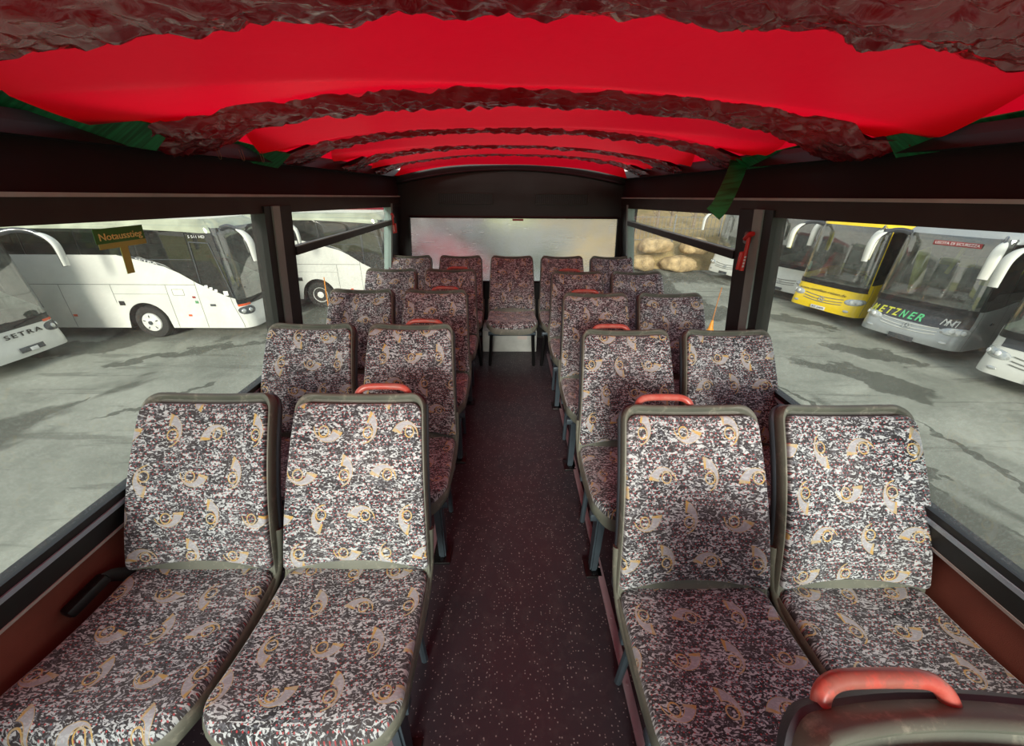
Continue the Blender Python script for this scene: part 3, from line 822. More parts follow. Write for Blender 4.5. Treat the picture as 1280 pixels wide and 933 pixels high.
# ------------------------------------------------------------------ coach generator
CW, CH = 1.25, 3.45
class Coach:
    """local frame: front at y=0 facing -y, length along +y, ground at z=0"""
    def __init__(s, rake=.10, bow=.07, rc=.32, L=11.0, zt=3.15, nose=.22):
        s.rake, s.bow, s.rc, s.L, s.zt, s.nose = rake, bow, rc, L, zt, nose
    def S(s, u, z, off=0.0):
        """u: metres along the contour from the front centre (negative = left of it); returns point"""
        g = 1 if u >= 0 else -1; a = abs(u); rc = s.rc; f = CW-rc
        if a <= f: x, y, nx, ny = a, 0, 0, -1
        elif a <= f+rc*PI/2:
            t = (a-f)/rc; x = f+rc*math.sin(t); y = rc-rc*math.cos(t); nx, ny = math.sin(t), -math.cos(t)
        else: x = CW; y = rc+(a-f-rc*PI/2); nx, ny = 1, 0
        w = max(0, min(1, 1-(y-.1)/1.2)); w = w*w*(3-2*w)
        dy = s.bow*(x/CW)**2*w
        # rake of the windscreen, nose of the bumper
        r = s.rake*max(0, (z-1.0)/2.2)**1.4
        if z < 1.1: r += s.nose*((1.1-z)/.8)*-1 if z > .3 else -s.nose
        r += (.22*((z-s.zt)/(CH-s.zt))**2 if z > s.zt else 0)
        if z < .55: r += .10*((.55-z)/.25)**2*.5
        dy += r*w
        ins = 0
        if z > s.zt: q = (z-s.zt)/(CH-s.zt); ins = .20*(1-math.sqrt(max(0, 1-q*q)))
        ins += max(0, z-1.3)*.03
        p = Vector((x-ins*(1 if a > f else x/CW), y+dy+(ins*.3 if a < f+rc else 0), z)) + Vector((nx, ny, 0))*off
        p.x *= g; return p
    def us(s, y): return CW-s.rc+s.rc*PI/2+(y-s.rc)      # contour coordinate of a side point at distance y from the front
    def patch(s, bm, u0, u1, z0, z1, off=.0, du=.06, dz=.12, hard=None, thick=0):
        """z0,z1: numbers or functions of u"""
        f0 = z0 if callable(z0) else (lambda u: z0); f1 = z1 if callable(z1) else (lambda u: z1)
        us = [u0]; f = CW-s.rc; e = f+s.rc*PI/2
        x = u0
        while x < u1-1e-6:
            step = du if (abs(x) < e+1.4) else .12
            if hard is not None and any(abs(x-h) < 1.0 for h in hard): step = .05
            x = min(u1, x+step); us.append(x)
        zmx = max(f1(u) for u in us) ; zmn = min(f0(u) for u in us)
        nz = max(1, int(math.ceil((zmx-zmn)/dz)))
        V = [[bm.verts.new(s.S(u, f0(u)+(f1(u)-f0(u))*j/nz, off)) for j in range(nz+1)] for u in us]
        for i in range(len(us)-1):
            for j in range(nz): bm.faces.new((V[i][j], V[i+1][j], V[i+1][j+1], V[i][j+1]))
        return bm
    def frame(s, u, z, off=.01):
        """matrix whose XY plane lies on the skin, X along +u, Z outward"""
        p = s.S(u, z, off); tx = (s.S(u+.02, z)-s.S(u-.02, z)).normalized(); tz = (s.S(u, z+.02)-s.S(u, z-.02)).normalized()
        n = tx.cross(tz).normalized(); ty = n.cross(tx)
        M = Matrix((tx, ty, n)).transposed().to_4x4(); M.translation = p; return M
def slabm(c, root, name, u, z, w, h, mat, off=.012, t=.012, bev=.006, rz=0):
    M = c.frame(u, z, off); bm = bmesh.new(); box(bm, (0, 0, 0), (w, h, t), bev, Matrix.Rotation(rz, 3, 'Z')); bm.transform(M); return obj(name, bm, mat, root)
def oval(c, root, name, u0, u1, z0, z1, mat, off=.01, skew=0, p=2.4, n=20):
    """rounded patch conforming to the skin"""
    bm = bmesh.new(); rings = []
    cu, cz_ = (u0+u1)/2, (z0+z1)/2
    for k, (sc_, o) in enumerate(((1.0, off*.2), (.96, off), (.7, off+.006), (.35, off+.01))):
        r = []
        for i in range(n):
            a = 2*PI*i/n; x = math.copysign(abs(math.cos(a))**(2/p), math.cos(a)); y = math.copysign(abs(math.sin(a))**(2/p), math.sin(a))
            r.append(bm.verts.new(c.S(cu+x*sc_*(u1-u0)/2, cz_+y*sc_*(z1-z0)/2+skew*x*sc_, o)))
        rings.append(r)
    for A, B in zip(rings, rings[1:]):
        for i in range(n): bm.faces.new((A[i], A[(i+1) % n], B[(i+1) % n], B[i]))
    bm.faces.new(rings[-1]); return obj(name, bm, mat, root)
def wheel(root, x, y, r=.5, style=0):
    g = 1 if x > 0 else -1
    def lathe(prof, n=36):
        bm = bmesh.new(); rings = []
        for h, rr in prof: rings.append([bm.verts.new((x+g*h, y+rr*math.cos(2*PI*k/n), r+rr*math.sin(2*PI*k/n))) for k in range(n)])
        for A, B in zip(rings, rings[1:]):
            for k in range(n): bm.faces.new((A[k], A[(k+1) % n], B[(k+1) % n], B[k]))
        bm.faces.new(rings[-1]); return bm
    w = obj('wheel', lathe([(-.28, .30), (-.28, r-.03), (-.25, r), (-.04, r), (0, r-.03), (.012, r-.10), (.005, .31), (-.02, .29)]), 'tyre', root)
    if style == 0:
        bm = lathe([(-.03, .29), (.0, .285), (.02, .27), (.03, .2), (.045, .1), (.05, .02)]); obj('wheel_cover', bm, 'wheel_white', w)
        bm = bmesh.new()
        for k in range(5):
            a = 2*PI*k/5+.3; box(bm, (x+g*.032, y+.19*math.cos(a), r+.19*math.sin(a)), (.014, .03, .075), .004, Matrix.Rotation(a-PI/2, 3, 'X'))
        for k in range(14):
            pass
        bmesh.ops.create_cone(bm, cap_ends=True, segments=16, radius1=.065, radius2=.06, depth=.02, matrix=Matrix.Translation((x+g*.055, y, r)) @ Matrix.Rotation(PI/2, 4, 'Y'))
        obj('hub_slot', bm, 'lens_dark', w)
    else:
        bm = lathe([(-.03, .29), (.0, .28), (-.03, .25), (-.07, .2), (-.06, .13), (.0, .12), (.01, .08), (.01, .01)]); obj('steel_rim', bm, 'wheel_white', w)
        bm = bmesh.new()
        for k in range(10):
            a = 2*PI*k/10
            bmesh.ops.create_cone(bm, cap_ends=True, segments=10, radius1=.028, radius2=.026, depth=.02, matrix=Matrix.Translation((x-g*.052, y+.215*math.cos(a), r+.215*math.sin(a))) @ Matrix.Rotation(PI/2, 4, 'Y'))
        obj('rim_hole', bm, 'wheel_arch', w)
def mirror(root, g, paint='coach_white', pts=None, yel=False, droop=.72, fwd=.62):
    m = thing('mirror', None, None); m.parent = root
    for k in ('label', 'category'):
        if k in m: del m[k]
    P = smoothpts([(g*.98, .16, 3.20), (g*1.10, -.12, 3.27), (g*1.22, -.38, 3.24), (g*1.27, -fwd, 3.10)], 6)
    bm = bmesh.new(); tube(bm, P, [.075-.02*i/len(P) for i in range(len(P))], 10, (.55, 1)); obj('mirror_arm', bm, 'coach_black', m)
    Q = smoothpts([(g*1.25, -.46, 3.21), (g*1.30, -.66, 3.10), (g*1.33, -.79, 2.88), (g*1.32, -.82, 3.10-droop)], 7)
    n = len(Q); rr = [.035+.07*math.sin(PI*min(1, (i/(n-1))*1.02+.0)**.8*.72) for i in range(n)]
    bm = bmesh.new(); tube(bm, Q, rr, 12, (1.05, .55)); obj('mirror_housing', bm, paint, m, angle=60)
    bm = bmesh.new(); tube(bm, [(q.x-g*.0, q.y+.04, q.z-.02) for q in Q[-13:]], [r*.9 for r in rr[-13:]], 10, (.95, .5)); obj('mirror_back', bm, 'curtain_yellow' if yel else 'coach_black', m, angle=60)
def seat_pair(root, xs, y, z, mat, head):
    for x in xs:
        bm = bmesh.new(); box(bm, (x, y, z+.40), (.44, .16, .62), .05); box(bm, (x, y-.22, z+.1), (.44, .42, .16), .04)
        s = obj('passenger_seat', bm, mat, root)
        bm = bmesh.new(); box(bm, (x, y-.01, z+.76), (.34, .15, .26), .06, seg=3); obj('headrest', bm, head, s)
def coach(name, label, loc, rz, roofm=None, body='coach_white', low=None, style='flowing', L=11.0, wheels=(3.0, 8.6), wstyle=0, group=None, ws0=1.12, belt=None, lower=None, yelm=False, head='coach_black', seatm='coach_seat', paint_pillar=None, mirrors=True, rake=.12, h=1.0):
    c = Coach(rake=rake, L=L); root = thing(name, label, 'coach', loc, rz, group)
    low = low or body
    E = c.us(L)                     # end of the side contour
    beltf = belt
    def bz(u):
        y = abs(u)-(CW-c.rc+c.rc*PI/2)+c.rc
        pts = beltf
        if y <= pts[0][0]: return pts[0][1]
        for (a, za), (b, zb) in zip(pts, pts[1:]):
            if y <= b: t = (y-a)/(b-a); return za+(zb-za)*t
        return pts[-1][1]
    def arch(u):
        y = abs(u)-(CW-c.rc+c.rc*PI/2)+c.rc; z = .34
        for wy in wheels:
            d = .62*.62-(y-wy)**2
            if d > 0: z = max(z, .5+math.sqrt(d))
        return z
    hard = [s*c.us(w) for w in wheels for s in (-1, 1)]
    up = 1.15
    # lower body
    bm = bmesh.new()
    u_a = CW-c.rc+.02
    for g in (-1, 1):
        a, b = c.us(.12), E
        if g > 0: c.patch(bm, a, b, arch, bz, hard=hard)
        else: c.patch(bm, -b, -a, arch, bz, hard=hard)
    if roofm: side_o = obj('body', bm, body, root, angle=50); bm = bmesh.new()
    # roof band and roof
    rb = 3.12
    for g in (-1, 1):
        a, b = c.us(.12), E
        lo = (lambda u: rb) if style != 'flowing' else (lambda u: 3.10+.10*max(0, min(1, (abs(u)-c.us(.5))/2)))
        if g > 0: c.patch(bm, a, b, lo, CH)
        else: c.patch(bm, -b, -a, lo, CH)
    c.patch(bm, -c.us(.12), c.us(.12), 3.22, CH)
    top = [c.S(u, CH) for u in [-E]+[(-c.us(.4))+(2*c.us(.4))*k/40 for k in range(41)]+[E]]
    bm.faces.new([bm.verts.new(p) for p in top])
    # back wall
    bk = [c.S(E, z) for z in (.34, 1, 2, 3.15, 3.3, 3.4, CH)]; bk2 = [Vector((-p.x, p.y, p.z)) for p in bk]
    bm.faces.new([bm.verts.new(p) for p in bk+bk2[::-1]])
    body_o = obj('roof_shell' if roofm else 'body', bm, roofm or body, root, angle=50)
    # inner floor so that nothing looks hollow
    bm = bmesh.new(); box(bm, (0, L/2+.3, 1.15), (2.3, L-1.2, .06)); box(bm, (0, L/2+.6, .8), (1.7, L-2, .6)); box(bm, (0, .55, .75), (2.2, .5, .6)); 
    box(bm, (0, L-.6, 2.2), (2.3, .05, 2.0))
    obj('inner_floor', bm, 'dash', root, smooth=False)
    # front lower mask
    bm = bmesh.new(); c.patch(bm, -c.us(.12), c.us(.12), .34, lambda u: (ws0 if lower is None else lower)); obj('front_mask', bm, low, root, angle=50)
    if lower is not None:
        bm = bmesh.new(); c.patch(bm, -c.us(.12), c.us(.12), lower, ws0); obj('upper_mask', bm, 'coach_black', root, angle=50)
    # windscreen, pillars
    uw = CW-c.rc+.30
    bm = bmesh.new(); c.patch(bm, -uw, uw, ws0, 3.22, -.004); obj('windshield', bm, 'windshield', root)
    bm = bmesh.new(); pw = uw
    for g in (-1, 1):
        a, b = (pw-.02, c.us(.12))
        if g > 0: c.patch(bm, a, b, ws0, 3.24, .004)
        else: c.patch(bm, -b, -a, ws0, 3.24, .004)
    obj('pillar', bm, paint_pillar or 'coach_black', root)
    bm = bmesh.new(); c.patch(bm, -uw, uw, ws0-.03, ws0+.14, .004)
    obj('windshield_gasket', bm, 'coach_gasket', root)
    # side glass with pillars between the panes
    ys = [.12, 1.05] + [1.05+1.55*k for k in range(1, 8) if 1.05+1.55*k < L-.3] + [L]
    for g in (-1, 1):
        for y0, y1 in zip(ys, ys[1:]):
            a, b = c.us(y0+.02), c.us(y1-.02); bm = bmesh.new()
            lo = lambda u: bz(u)-.01
            if g > 0: c.patch(bm, a, b, lo, 3.22, -.006, du=.1)
            else: c.patch(bm, -b, -a, lo, 3.22, -.006, du=.1)
            obj('side_window', bm, 'tinted_glass', root)
        bm = bmesh.new()
        for y in ys[1:-1]:
            a = c.us(y-.03); b = c.us(y+.03)
            if g > 0: c.patch(bm, a, b, bz, 3.14, -.02)
            else: c.patch(bm, -b, -a, bz, 3.14, -.02)
        obj('window_post', bm, 'coach_gasket', root)
        # seams of flaps and door on the skin
        bm = bmesh.new()
        sm = [(.22, .36, bz(c.us(.22))), (1.22, .36, bz(c.us(1.22))), (2.1, .36, 1.66), (3.7, 1.12, 1.66), (5.2, .36, 1.66), (6.7, .36, 1.66)]
        for y, z0, z1 in sm:
            a = c.us(y-.008); b = c.us(y+.008)
            if g > 0: c.patch(bm, a, b, z0, z1, .003)
            else: c.patch(bm, -b, -a, z0, z1, .003)
        a, b = c.us(1.22), E
        if g > 0: c.patch(bm, a, b, 1.655, 1.672, .003); c.patch(bm, c.us(2.1), c.us(3.7), 1.38, 1.39, .003)
        else: c.patch(bm, -b, -a, 1.655, 1.672, .003); c.patch(bm, -c.us(3.7), -c.us(2.1), 1.38, 1.39, .003)
        obj('panel_seam', bm, 'seam', root)
        for y, z, w, hh, mt in ((1.65, .74, .10, .06, 'orange_lens'), (5.1, .73, .12, .07, 'orange_lens'), (3.55, 1.11, .16, .13, 'coach_gasket'), (.85, 1.06, .16, .07, 'lens_dark')):
            slabm(c, root, 'side_marker' if mt == 'orange_lens' else 'side_flap', g*c.us(y), z, w, hh, mt)
        # dark wheel wells
        for wy in wheels:
            bm = bmesh.new(); n = 18
            A = [bm.verts.new((g*(CW-.012), wy+.62*math.cos(a), max(.34, .5+.62*math.sin(a)))) for a in [-.26+ (PI+.52)*k/n for k in range(n+1)]]
            B = [bm.verts.new((g*(CW-.42), v.co.y, v.co.z)) for v in A]
            for k in range(n): bm.faces.new((A[k], A[k+1], B[k+1], B[k]))
            bm.faces.new(B); obj('wheel_well', bm, 'wheel_arch', root)
            wheel(root, g*(CW-.03), wy, .5, wstyle)
    if mirrors:
        for g in (-1, 1): mirror(root, g, yel=yelm)
    # wipers
    for a0, a1 in ((-.75, .15), (.2, 1.0)):
        bm = bmesh.new(); tube(bm, [c.S(a0, ws0+.02, .03), c.S((a0+a1)/2, ws0+.10, .04), c.S(a1, ws0+.15, .03)], .014, 6); obj('wiper', bm, 'plastic_black', root)
    # dashboard and steering wheel and front seats
    bm = bmesh.new(); box(bm, (0, .62, 1.22), (2.1, .5, .22), .06); box(bm, (-.62*1, .72, 1.36), (.6, .3, .14), .05); obj('dashboard', bm, 'dash', root)
    bm = bmesh.new(); M = Matrix.Translation((.55, .85, 1.55)) @ Matrix.Rotation(R(-35), 4, 'X')
    tube(bm, [M @ Vector((.23*math.cos(a), .23*math.sin(a), 0)) for a in [2*PI*k/20 for k in range(21)]], .016, 6, cap=False)
    tube(bm, [M @ Vector((-.22, 0, 0)), M @ Vector((.22, 0, 0))], .014, 6); tube(bm, [M @ Vector((0, 0, 0)), (.55, .8, 1.3)], .03, 6)
    obj('steering_wheel', bm, 'coach_gasket', root)
    for yy in (2.3, 3.2): seat_pair(root, (-.9, -.42, .42, .9), yy, 1.55, seatm, head)
    seat_pair(root, (.55,), 1.45, 1.25, seatm, head)
    return c, root
def plate(c, root, u, z, w, h, mat, txt=None, tm='dark_ink'):
    p = slabm(c, root, 'number_plate', u, z, w, h, mat, .02)
    if txt:
        text('plate_lettering', txt, h*.8, tm, p, c.frame(u, z, .028), width=w*.8)
def headlights(c, root, u0, u1, z0, z1, mat='lens_clear', skew=.03):
    for g in (-1, 1):
        o = oval(c, root, 'headlight', min(g*u0, g*u1), max(g*u0, g*u1), z0, z1, mat, .012, skew*g)
        for uu in (u0*.6+u1*.4, u0*.25+u1*.75):
            M = c.frame(g*uu, (z0+z1)/2+skew*.3, .028); bm = bmesh.new()
            bmesh.ops.create_uvsphere(bm, u_segments=14, v_segments=8, radius=(z1-z0)*.28, matrix=M @ Matrix.Diagonal((1, 1, .4, 1))); obj('lamp', bm, 'fog_glass' if mat == 'lens_clear' else 'lens_clear', o)
def grille(c, root, zs, w, mat, curve=.05):
    bm = bmesh.new()
    for z in zs:
        pts = [c.S(-w+2*w*k/16, z+curve*((k-8)/8)**2, .012) for k in range(17)]
        tube(bm, pts, .012, 6)
    return obj('grille_bar', bm, mat, root)
def star(c, root, u, z, r, mat='lens_clear'):
    M = c.frame(u, z, .03); bm = bmesh.new()
    tube(bm, [M @ Vector((r*math.cos(a), r*math.sin(a), 0)) for a in [2*PI*k/20 for k in range(21)]], r*.12, 6, cap=False)
    for k in range(3):
        a = PI/2+2*PI*k/3
        tube(bm, [M @ Vector((0, 0, 0)), M @ Vector((r*math.cos(a), r*math.sin(a), 0))], [r*.2, r*.06], 6)
    obj('emblem', bm, mat, root)

RB = [(.12, 1.24), (1.14, 1.71), (1.92, 2.23), (2.54, 2.44), (3.1, 2.50)]      # flowing belt line
# --- left side: three white coaches facing right, seen from the side
def setra(name, label, fx, fy, body, belt=RB, wst=0, wheels=(2.93, 9.2), mirrors=True):
    c, r = coach(name, label, (fx, fy, G), R(90), body=body, roofm='coach_roof_sky_tint' if body == 'coach_white' else None, style='flowing', wheels=wheels, wstyle=wst, belt=belt, ws0=1.05, rake=.16, mirrors=mirrors)
    headlights(c, r, .78, 1.30, .74, .98, 'lens_dark', -.0)
    for g in (-1, 1):
        a = sorted((g*.86, g*1.24)); bm = bmesh.new(); c.patch(bm, a[0], a[1], 1.0, 1.06, .010); obj('turn_signal', bm, 'orange_lens', r)
    # chrome swoosh on the side with lettering
    for g in (-1, 1):
        bm = bmesh.new(); P = [(3.15, 2.50, 2.49), (2.9, 2.50, 2.44), (2.54, 2.435, 2.34), (2.3, 2.36, 2.28), (1.92, 2.22, 2.18), (1.6, 2.03, 2.02)]
        V = [(bm.verts.new(c.S(g*c.us(y), a, .012)), bm.verts.new(c.S(g*c.us(y), b, .012))) for y, a, b in P]
        for A, B in zip(V, V[1:]): bm.faces.new((A[0], B[0], B[1], A[1]))
        obj('chrome_swoosh', bm, 'lens_dark', r)
        M = c.frame(g*c.us(2.45), 2.335, .02) @ Matrix.Rotation(R(-12 if g < 0 else 12)*-1 if g < 0 else R(-12)*-1, 4, 'Z')
    # door frame line and seam
    for g in (-1, 1):
        bm = bmesh.new()
        for y0, z0, y1, z1 in ((1.02, 1.72, .98, 2.86), (.98, 2.86, .30, 2.83), (.30, 2.83, .14, 1.28)):
            tube(bm, [c.S(g*c.us(y0), z0, .006), c.S(g*c.us((y0+y1)/2), (z0+z1)/2, .006), c.S(g*c.us(y1), z1, .006)], .016, 6)
        tube(bm, [c.S(g*c.us(y), 2.38, .004) for y in (1.0, 2.0, 2.6)], .009, 6)
        obj('door_frame', bm, 'lens_dark', r)
    return c, r
cB, rB = setra('coach', 'white coach seen side-on through the left window, front wheel and white hubcap in view', -8.0, 12.72, 'coach_white')
M = cB.frame(cB.us(2.40), 2.33, .02)
# side lettering (u grows away from the front on the +x side, which faces the camera after turning)
def side_text(c, r, y, z, s, size, mat, w, tilt=0, g=1):
    p = c.S(g*c.us(y), z, .02); M = c.frame(g*c.us(y), z, .02)
    text('lettering', s, size, mat, r, M @ Matrix.Rotation(tilt, 4, 'Z'), width=w)
FACE = -1    # side of the coach that faces the camera, fixed after the first look
side_text(cB, rB, 2.38, 2.33, 'SETRA', .09, 'white_ink', .60, R(-13), FACE)
side_text(cB, rB, .62, 3.0, 'S 511 HD', .10, 'white_ink', .46, 0, FACE)
for yy, zz in ((1.12, 1.62), (.98, 1.56), (.84, 1.50)): slabm(cB, rB, 'white_mark', FACE*cB.us(yy-.25), zz+.0, .09, .07, 'white_ink')
slabm(cB, rB, 'round_sticker', FACE*cB.us(.30), 1.42, .13, .13, 'white_ink', bev=.0)
slabm(cB, rB, 'paper_sheet', .55, 1.95, .16, .26, 'paper', .012, .004, 0)
slabm(cB, rB, 'green_label', FACE*cB.us(1.32), 1.15, .09, .08, 'green_cloth'); slabm(cB, rB, 'red_label', FACE*cB.us(1.36), 1.30, .09, .06, 'sticker_red')
bmx = bmesh.new()
for y0, z0, y1, z1 in ((1.62, 1.35, 1.95, 1.35), (1.95, 1.35, 1.95, 1.53), (1.95, 1.53, 1.62, 1.53), (1.62, 1.53, 1.62, 1.35)):
    tube(bmx, [cB.S(FACE*cB.us(y0), z0, .002), cB.S(FACE*cB.us(y1), z1, .002)], .006, 5)
obj('fuel_flap', bmx, 'seam', rB)

cA, rA = setra('coach', 'white coach at the far left edge, big windscreen and dark lettering on its front', -12.4, 9.17, 'coach_white')
text('lettering', 'SETRA', .15, 'dark_ink', rA, cA.frame(.27, .88, .02), width=.86, bold=.003, space=1.3)
plate(cA, rA, .22, .52, .56, .13, 'lens_dark'); slabm(cA, rA, 'plate_clip', .24, .50, .18, .09, 'white_ink', .035)
cC, rC = setra('coach', 'white coach parked behind, steel wheel with round holes, seen through the rear left window', -4.35, 16.15, 'coach_white', wst=1)
for yy, zz in ((4.3, 2.0-.2), (4.0, 1.05)): oval(cC, rC, 'round_label', -cC.us(yy)-.06, -cC.us(yy)+.06, zz-.06, zz+.06, 'sticker_green' if 0 else 'lens_dark')
cR, rR = setra('coach', 'red coach blurred behind the steamed rear window', -.9, 20.6, 'coach_red')

# --- right side: a row of fronts facing left and a little towards us
TB = [(.12, 1.42), (.9, 1.50), (1.5, 1.62), (12, 1.62)]
ROT = R(-90+17)       # front normal (-x, a little -y)
def tour(label, cx, cy, body='coach_white', rz=ROT, **k):
    c, r = coach('coach', label, (cx, cy, G), rz, body=body, style='plain', belt=TB, group=None, **k)
    return c, r
cE, rE = tour('white coach, leftmost and furthest of the row on the right', 11.25, 20.3, ws0=1.35, rz=ROT)
cF, rF = tour('white coach left of the yellow one, green cloth on its dashboard', 11.9, 16.9, ws0=1.30, rz=ROT)
cG, rG = tour('bright yellow coach between the white one and the silver and black one', 11.52, 13.85, body='coach_yellow', yelm=True, ws0=1.18, paint_pillar='coach_yellow', rz=ROT)
cH, rH = tour('silver and black coach with coloured lettering and two yellow headrests inside', 11.82, 10.83, body='coach_silver', low='coach_silver', lower=.84, ws0=1.30, head='curtain_yellow', rz=ROT)
cI, rI = tour('white coach at the right edge, nearest of the row, paper sheet behind its windscreen', 11.93, 7.5, ws0=1.22, rz=ROT)
for c, r, gm in ((cE, rE, 'seam'), (cF, rF, 'seam'), (cG, rG, 'seam'), (cH, rH, 'coach_white'), (cI, rI, 'seam')):
    headlights(c, r, .72, 1.32, .72, .94, 'lens_clear', .03)
    grille(c, r, (.62, .70, .80), .68, gm); star(c, r, 0, .72, .085, 'lens_clear')
    for g in (-1, 1): oval(c, r, 'fog_lamp', min(g*.82, g*1.0), max(g*.82, g*1.0), .46, .54, 'lens_clear')
text('lettering', 'www.omnibus-reisen.de', .13, 'dark_ink', rG, cG.frame(-.12, .98, .02), width=1.7)
plate(cG, rG, 0, .42, .52, .12, 'white_ink', 'RT 2409')
for c, r in ((cE, rE), (cF, rF)): plate(c, r, 0, .42, .52, .12, 'lens_dark')
plate(cH, rH, 0, .38, .62, .15, 'lens_dark'); plate(cI, rI, 0, .40, .52, .14, 'lens_dark')
simple('ink_yellow', 'd9d94a', .5); simple('ink_green', '5fcf8a', .5)
for k, ch in enumerate('METZNER'):
    mt = 'ink_yellow' if k < 4 else 'ink_green'
    text('lettering', ch, .30, mt, rH, cH.frame(-1.02+.195*k, 1.0, .02), shear=.3, bold=.006, width=.17 if ch != 'M' else .19)
bm = bmesh.new(); M = cH.frame(.84, 1.04, .02)
for pts in (((-.19, -.09), (-.13, .09)), ((-.13, .09), (-.07, -.02)), ((-.07, -.02), (-.02, .09)), ((-.02, .09), (-.06, -.09)), ((-.05, .09), (.03, -.06)), ((.03, -.06), (.08, .09)), ((.08, .09), (.06, -.09)), ((.08, .05), (.16, .09)), ((.16, .09), (.13, -.09)), ((-.10, -.09), (-.05, .06))):
    tube(bm, [M @ Vector((*pts[0], 0)), M @ Vector((*pts[1], 0))], .012, 6)
obj('emblem', bm, 'white_ink', rH)
s_ = slabm(cH, rH, 'roof_sign', .15, 3.02, 1.0, .12, 'sticker_red', .02); text('sign_lettering', 'USCITA DI SICUREZZA', .10, 'white_ink', s_, cH.frame(.15, 3.02, .03), width=.92)
slabm(cI, rI, 'paper_sheet', -.60, 1.60, .26, .32, 'paper', -.03, .004, 0); text('lettering', 'www.reisen.de', .13, 'white_ink', rI, cI.frame(.1, 1.10, .02), width=1.1)
bm = bmesh.new(); cI.patch(bm, -1.0, 1.0, 1.0, 1.20, .008); obj('upper_mask', bm, 'coach_black', rI)
slabm(cG, rG, 'paper_sheet', -1.0, 1.75, .14, .30, 'paper', -.03, .004, 0)
bm = bmesh.new()
def clothf(u, v): return (-.7+.7*u, .5+.35*v, 1.36+.10*math.sin(u*9+v*4)*.6+.08*math.sin(PI*u))
grid(bm, clothf, 14, 6); obj('green_cloth', bm, 'green_cloth', rF)
bm = bmesh.new(); box(bm, (-.95, 1.2, 2.1), (.1, .5, 1.3), .04, Matrix.Rotation(R(14), 3, 'X')); obj('curtain', bm, 'curtain_yellow', rH)
bm = bmesh.new(); box(bm, (-.35, 1.5, 2.5), (.1, .10, .9), .03, Matrix.Rotation(R(10), 3, 'Y')); obj('curtain', bm, 'curtain_yellow', rH)

# --- marker poles
def marker(label, x, y, h):
    t = thing('marker_pole', label, 'pole', (x, y, G))
    bm = bmesh.new(); tube(bm, [(0, 0, 0), (0, 0, .06), (0, 0, .35)], [.12, .08, .035], 12); obj('pole_base', bm, 'marker_orange', t)
    bm = bmesh.new(); tube(bm, [(0, 0, .3), (.02, 0, h*.7), (.05, 0, h)], .018, 8); obj('pole_shaft', bm, 'marker_pole' if x > 0 else 'marker_orange', t)
marker('thin orange marker pole standing in the yard, seen through the right rear window', 6.81, 12.39, 1.45)
marker('thin orange marker pole standing in front of the white coach at the left rear window', -6.35, 13.4, 1.5)

# --- boulders, bank, fence, trees beyond the yard on the right
def boulder(x, y, z, s, i, lab):
    bm = bmesh.new(); bmesh.ops.create_icosphere(bm, subdivisions=3, radius=1)
    for v in bm.verts:
        n = noise.fractal(v.co*1.1+Vector((i*3.7, 0, 0)), .9, 2, 3)
        k = max(abs(v.co.x), abs(v.co.y), abs(v.co.z)); v.co = v.co*(.6+.4/k*.75)*(1+.22*n)
    bm.transform(Matrix.Diagonal((s[0], s[1], s[2], 1))); tag(obj('boulder', bm, 'stone', loc=(x, y, z), angle=70), lab, 'boulder', 'sandstone boulders at the edge of the yard')
x = 5.2; i = 0
for row in (0, 1):
    x = 5.0 + row*.9
    while x < 10.6:
        w = random.uniform(.7, 1.25)
        boulder(x+w, 23.2 + (x-5)*-.10 + row*.5, G+.42+row*.92, (w, .75, .48), i, 'tan sandstone boulder in the %s course of the wall at the yard edge, right rear' % ('bottom' if row == 0 else 'top'))
        x += w*2.25; i += 1
bm = bmesh.new()
def bank(u, v):
    x = 2+44*u; y = 23.6 + 16*v - (x-5)*.10
    return (x, y, G - .05 + 1.5*min(1, v*6) + 1.6*v + .25*noise.noise(Vector((x*.5, y*.5, 0))))
grid(bm, bank, 60, 24); struct('earth_bank', bm, 'earth')
def fence_panel(x0, x1, y, zb, lab):
    t = thing('fence', lab, 'fence', ((x0+x1)/2, y, zb), 0)
    hw = (x1-x0)/2
    for x in (-hw, -hw/3, hw/3, hw):
        bm = bmesh.new(); box(bm, (x, 0, .8), (.07, .07, 1.6), .01); obj('fence_post', bm, 'fence_metal', t)
    bm = bmesh.new()
    for k in range(int(hw*2/.25)): box(bm, (-hw+.12+.25*k, 0, .8), (.02, .02, 1.45))
    for z in (.15, .8, 1.45): box(bm, (0, 0, z), (hw*2, .02, .03))
    o = obj('fence_mesh', bm, 'fence_metal', t, smooth=False)
fence_panel(4.5, 13, 25.2, G+1.3, 'grey metal mesh fence on the bank above the boulders')
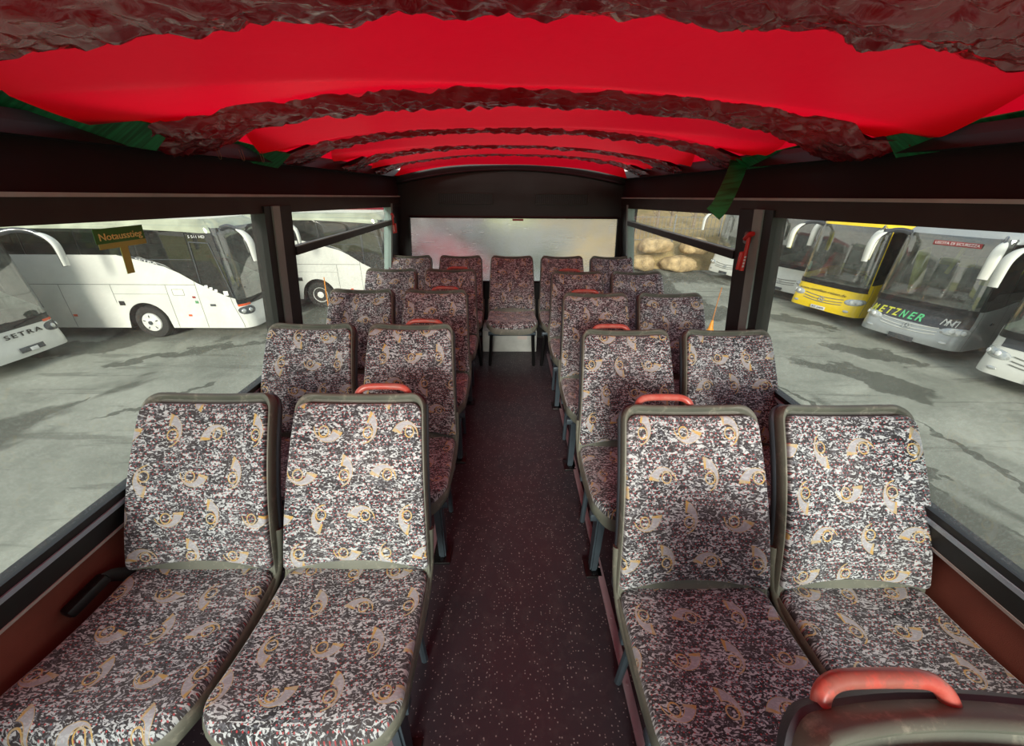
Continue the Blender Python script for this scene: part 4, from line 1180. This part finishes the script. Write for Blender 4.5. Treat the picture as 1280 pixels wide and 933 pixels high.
def tree(x, y, z, h, i, lab):
    t = thing('bare_tree', lab, 'tree', (x, y, z), 0, 'bare trees on the bank'); rnd = random.Random(i)
    bm = bmesh.new(); tube(bm, smoothpts([(0, 0, -.3), (.1*rnd.uniform(-1, 1), 0, h*.4), (.3*rnd.uniform(-1, 1), .1, h)], 4), [.12-.010*k for k in range(9)], 8); obj('trunk', bm, 'bark', t)
    bm = bmesh.new()
    for k in range(26):
        z0 = h*rnd.uniform(.15, .95); a = rnd.uniform(0, 2*PI); l = min(.8, h*.18*(1.2-z0/h))
        tube(bm, [(0, 0, z0), (math.cos(a)*l*.5, math.sin(a)*l*.5, z0+l*.45), (math.cos(a)*l*.8, math.sin(a)*l*.8, z0+l*1.1)], [.035, .022, .006], 5)
    obj('branches', bm, 'bark', t)
for i in range(9):
    tree(3.6+i*1.5, 27+random.uniform(-.8, 2.5), G+1.7, random.uniform(4.2, 6), i, 'slender bare tree standing behind the mesh fence on the bank')
# --- left rear: wall, brush and a dark hedge line
bm = bmesh.new(); box(bm, (-9, 25, G+1.1), (26, .3, 2.2), .02)
for k in range(9): box(bm, (-21+3*k, 24.82, G+1.1), (.12, .08, 2.2), .01)
struct('yard_wall', bm, 'concrete_wall')
def shrub(x, y, r, i, lab):
    bm = bmesh.new(); rnd = random.Random(i+50)
    for k in range(420):
        d = Vector((rnd.gauss(0, 1), rnd.gauss(0, 1), abs(rnd.gauss(0, .8)))).normalized()*r*rnd.uniform(.6, 1)
        s = .14*r; a = Vector((rnd.uniform(-1, 1), rnd.uniform(-1, 1), rnd.uniform(-1, 1))).normalized(); b_ = a.orthogonal().normalized()
        vs = [bm.verts.new(d+a*s), bm.verts.new(d+b_*s*.5), bm.verts.new(d-a*s), bm.verts.new(d-b_*s*.5)]; bm.faces.new(vs)
    t = thing('shrub', lab, 'shrub', (x, y, G), 0, 'shrubs along the yard wall'); obj('foliage', bm, 'foliage', t, smooth=False)
    bm = bmesh.new(); 
    for k in range(5):
        a = 2*PI*k/5; tube(bm, [(0, 0, 0), (math.cos(a)*r*.3, math.sin(a)*r*.3, r*.5), (math.cos(a)*r*.6, math.sin(a)*r*.6, r*.8)], [.04, .03, .01], 5)
    obj('stem', bm, 'bark', t)
for i in range(6): shrub(-11+2.6*i, 23.4+.2*math.sin(i*2), .85+.15*(i % 3), i, 'brown-green shrub in front of the grey yard wall, left rear')
bpy.context.view_layer.update()
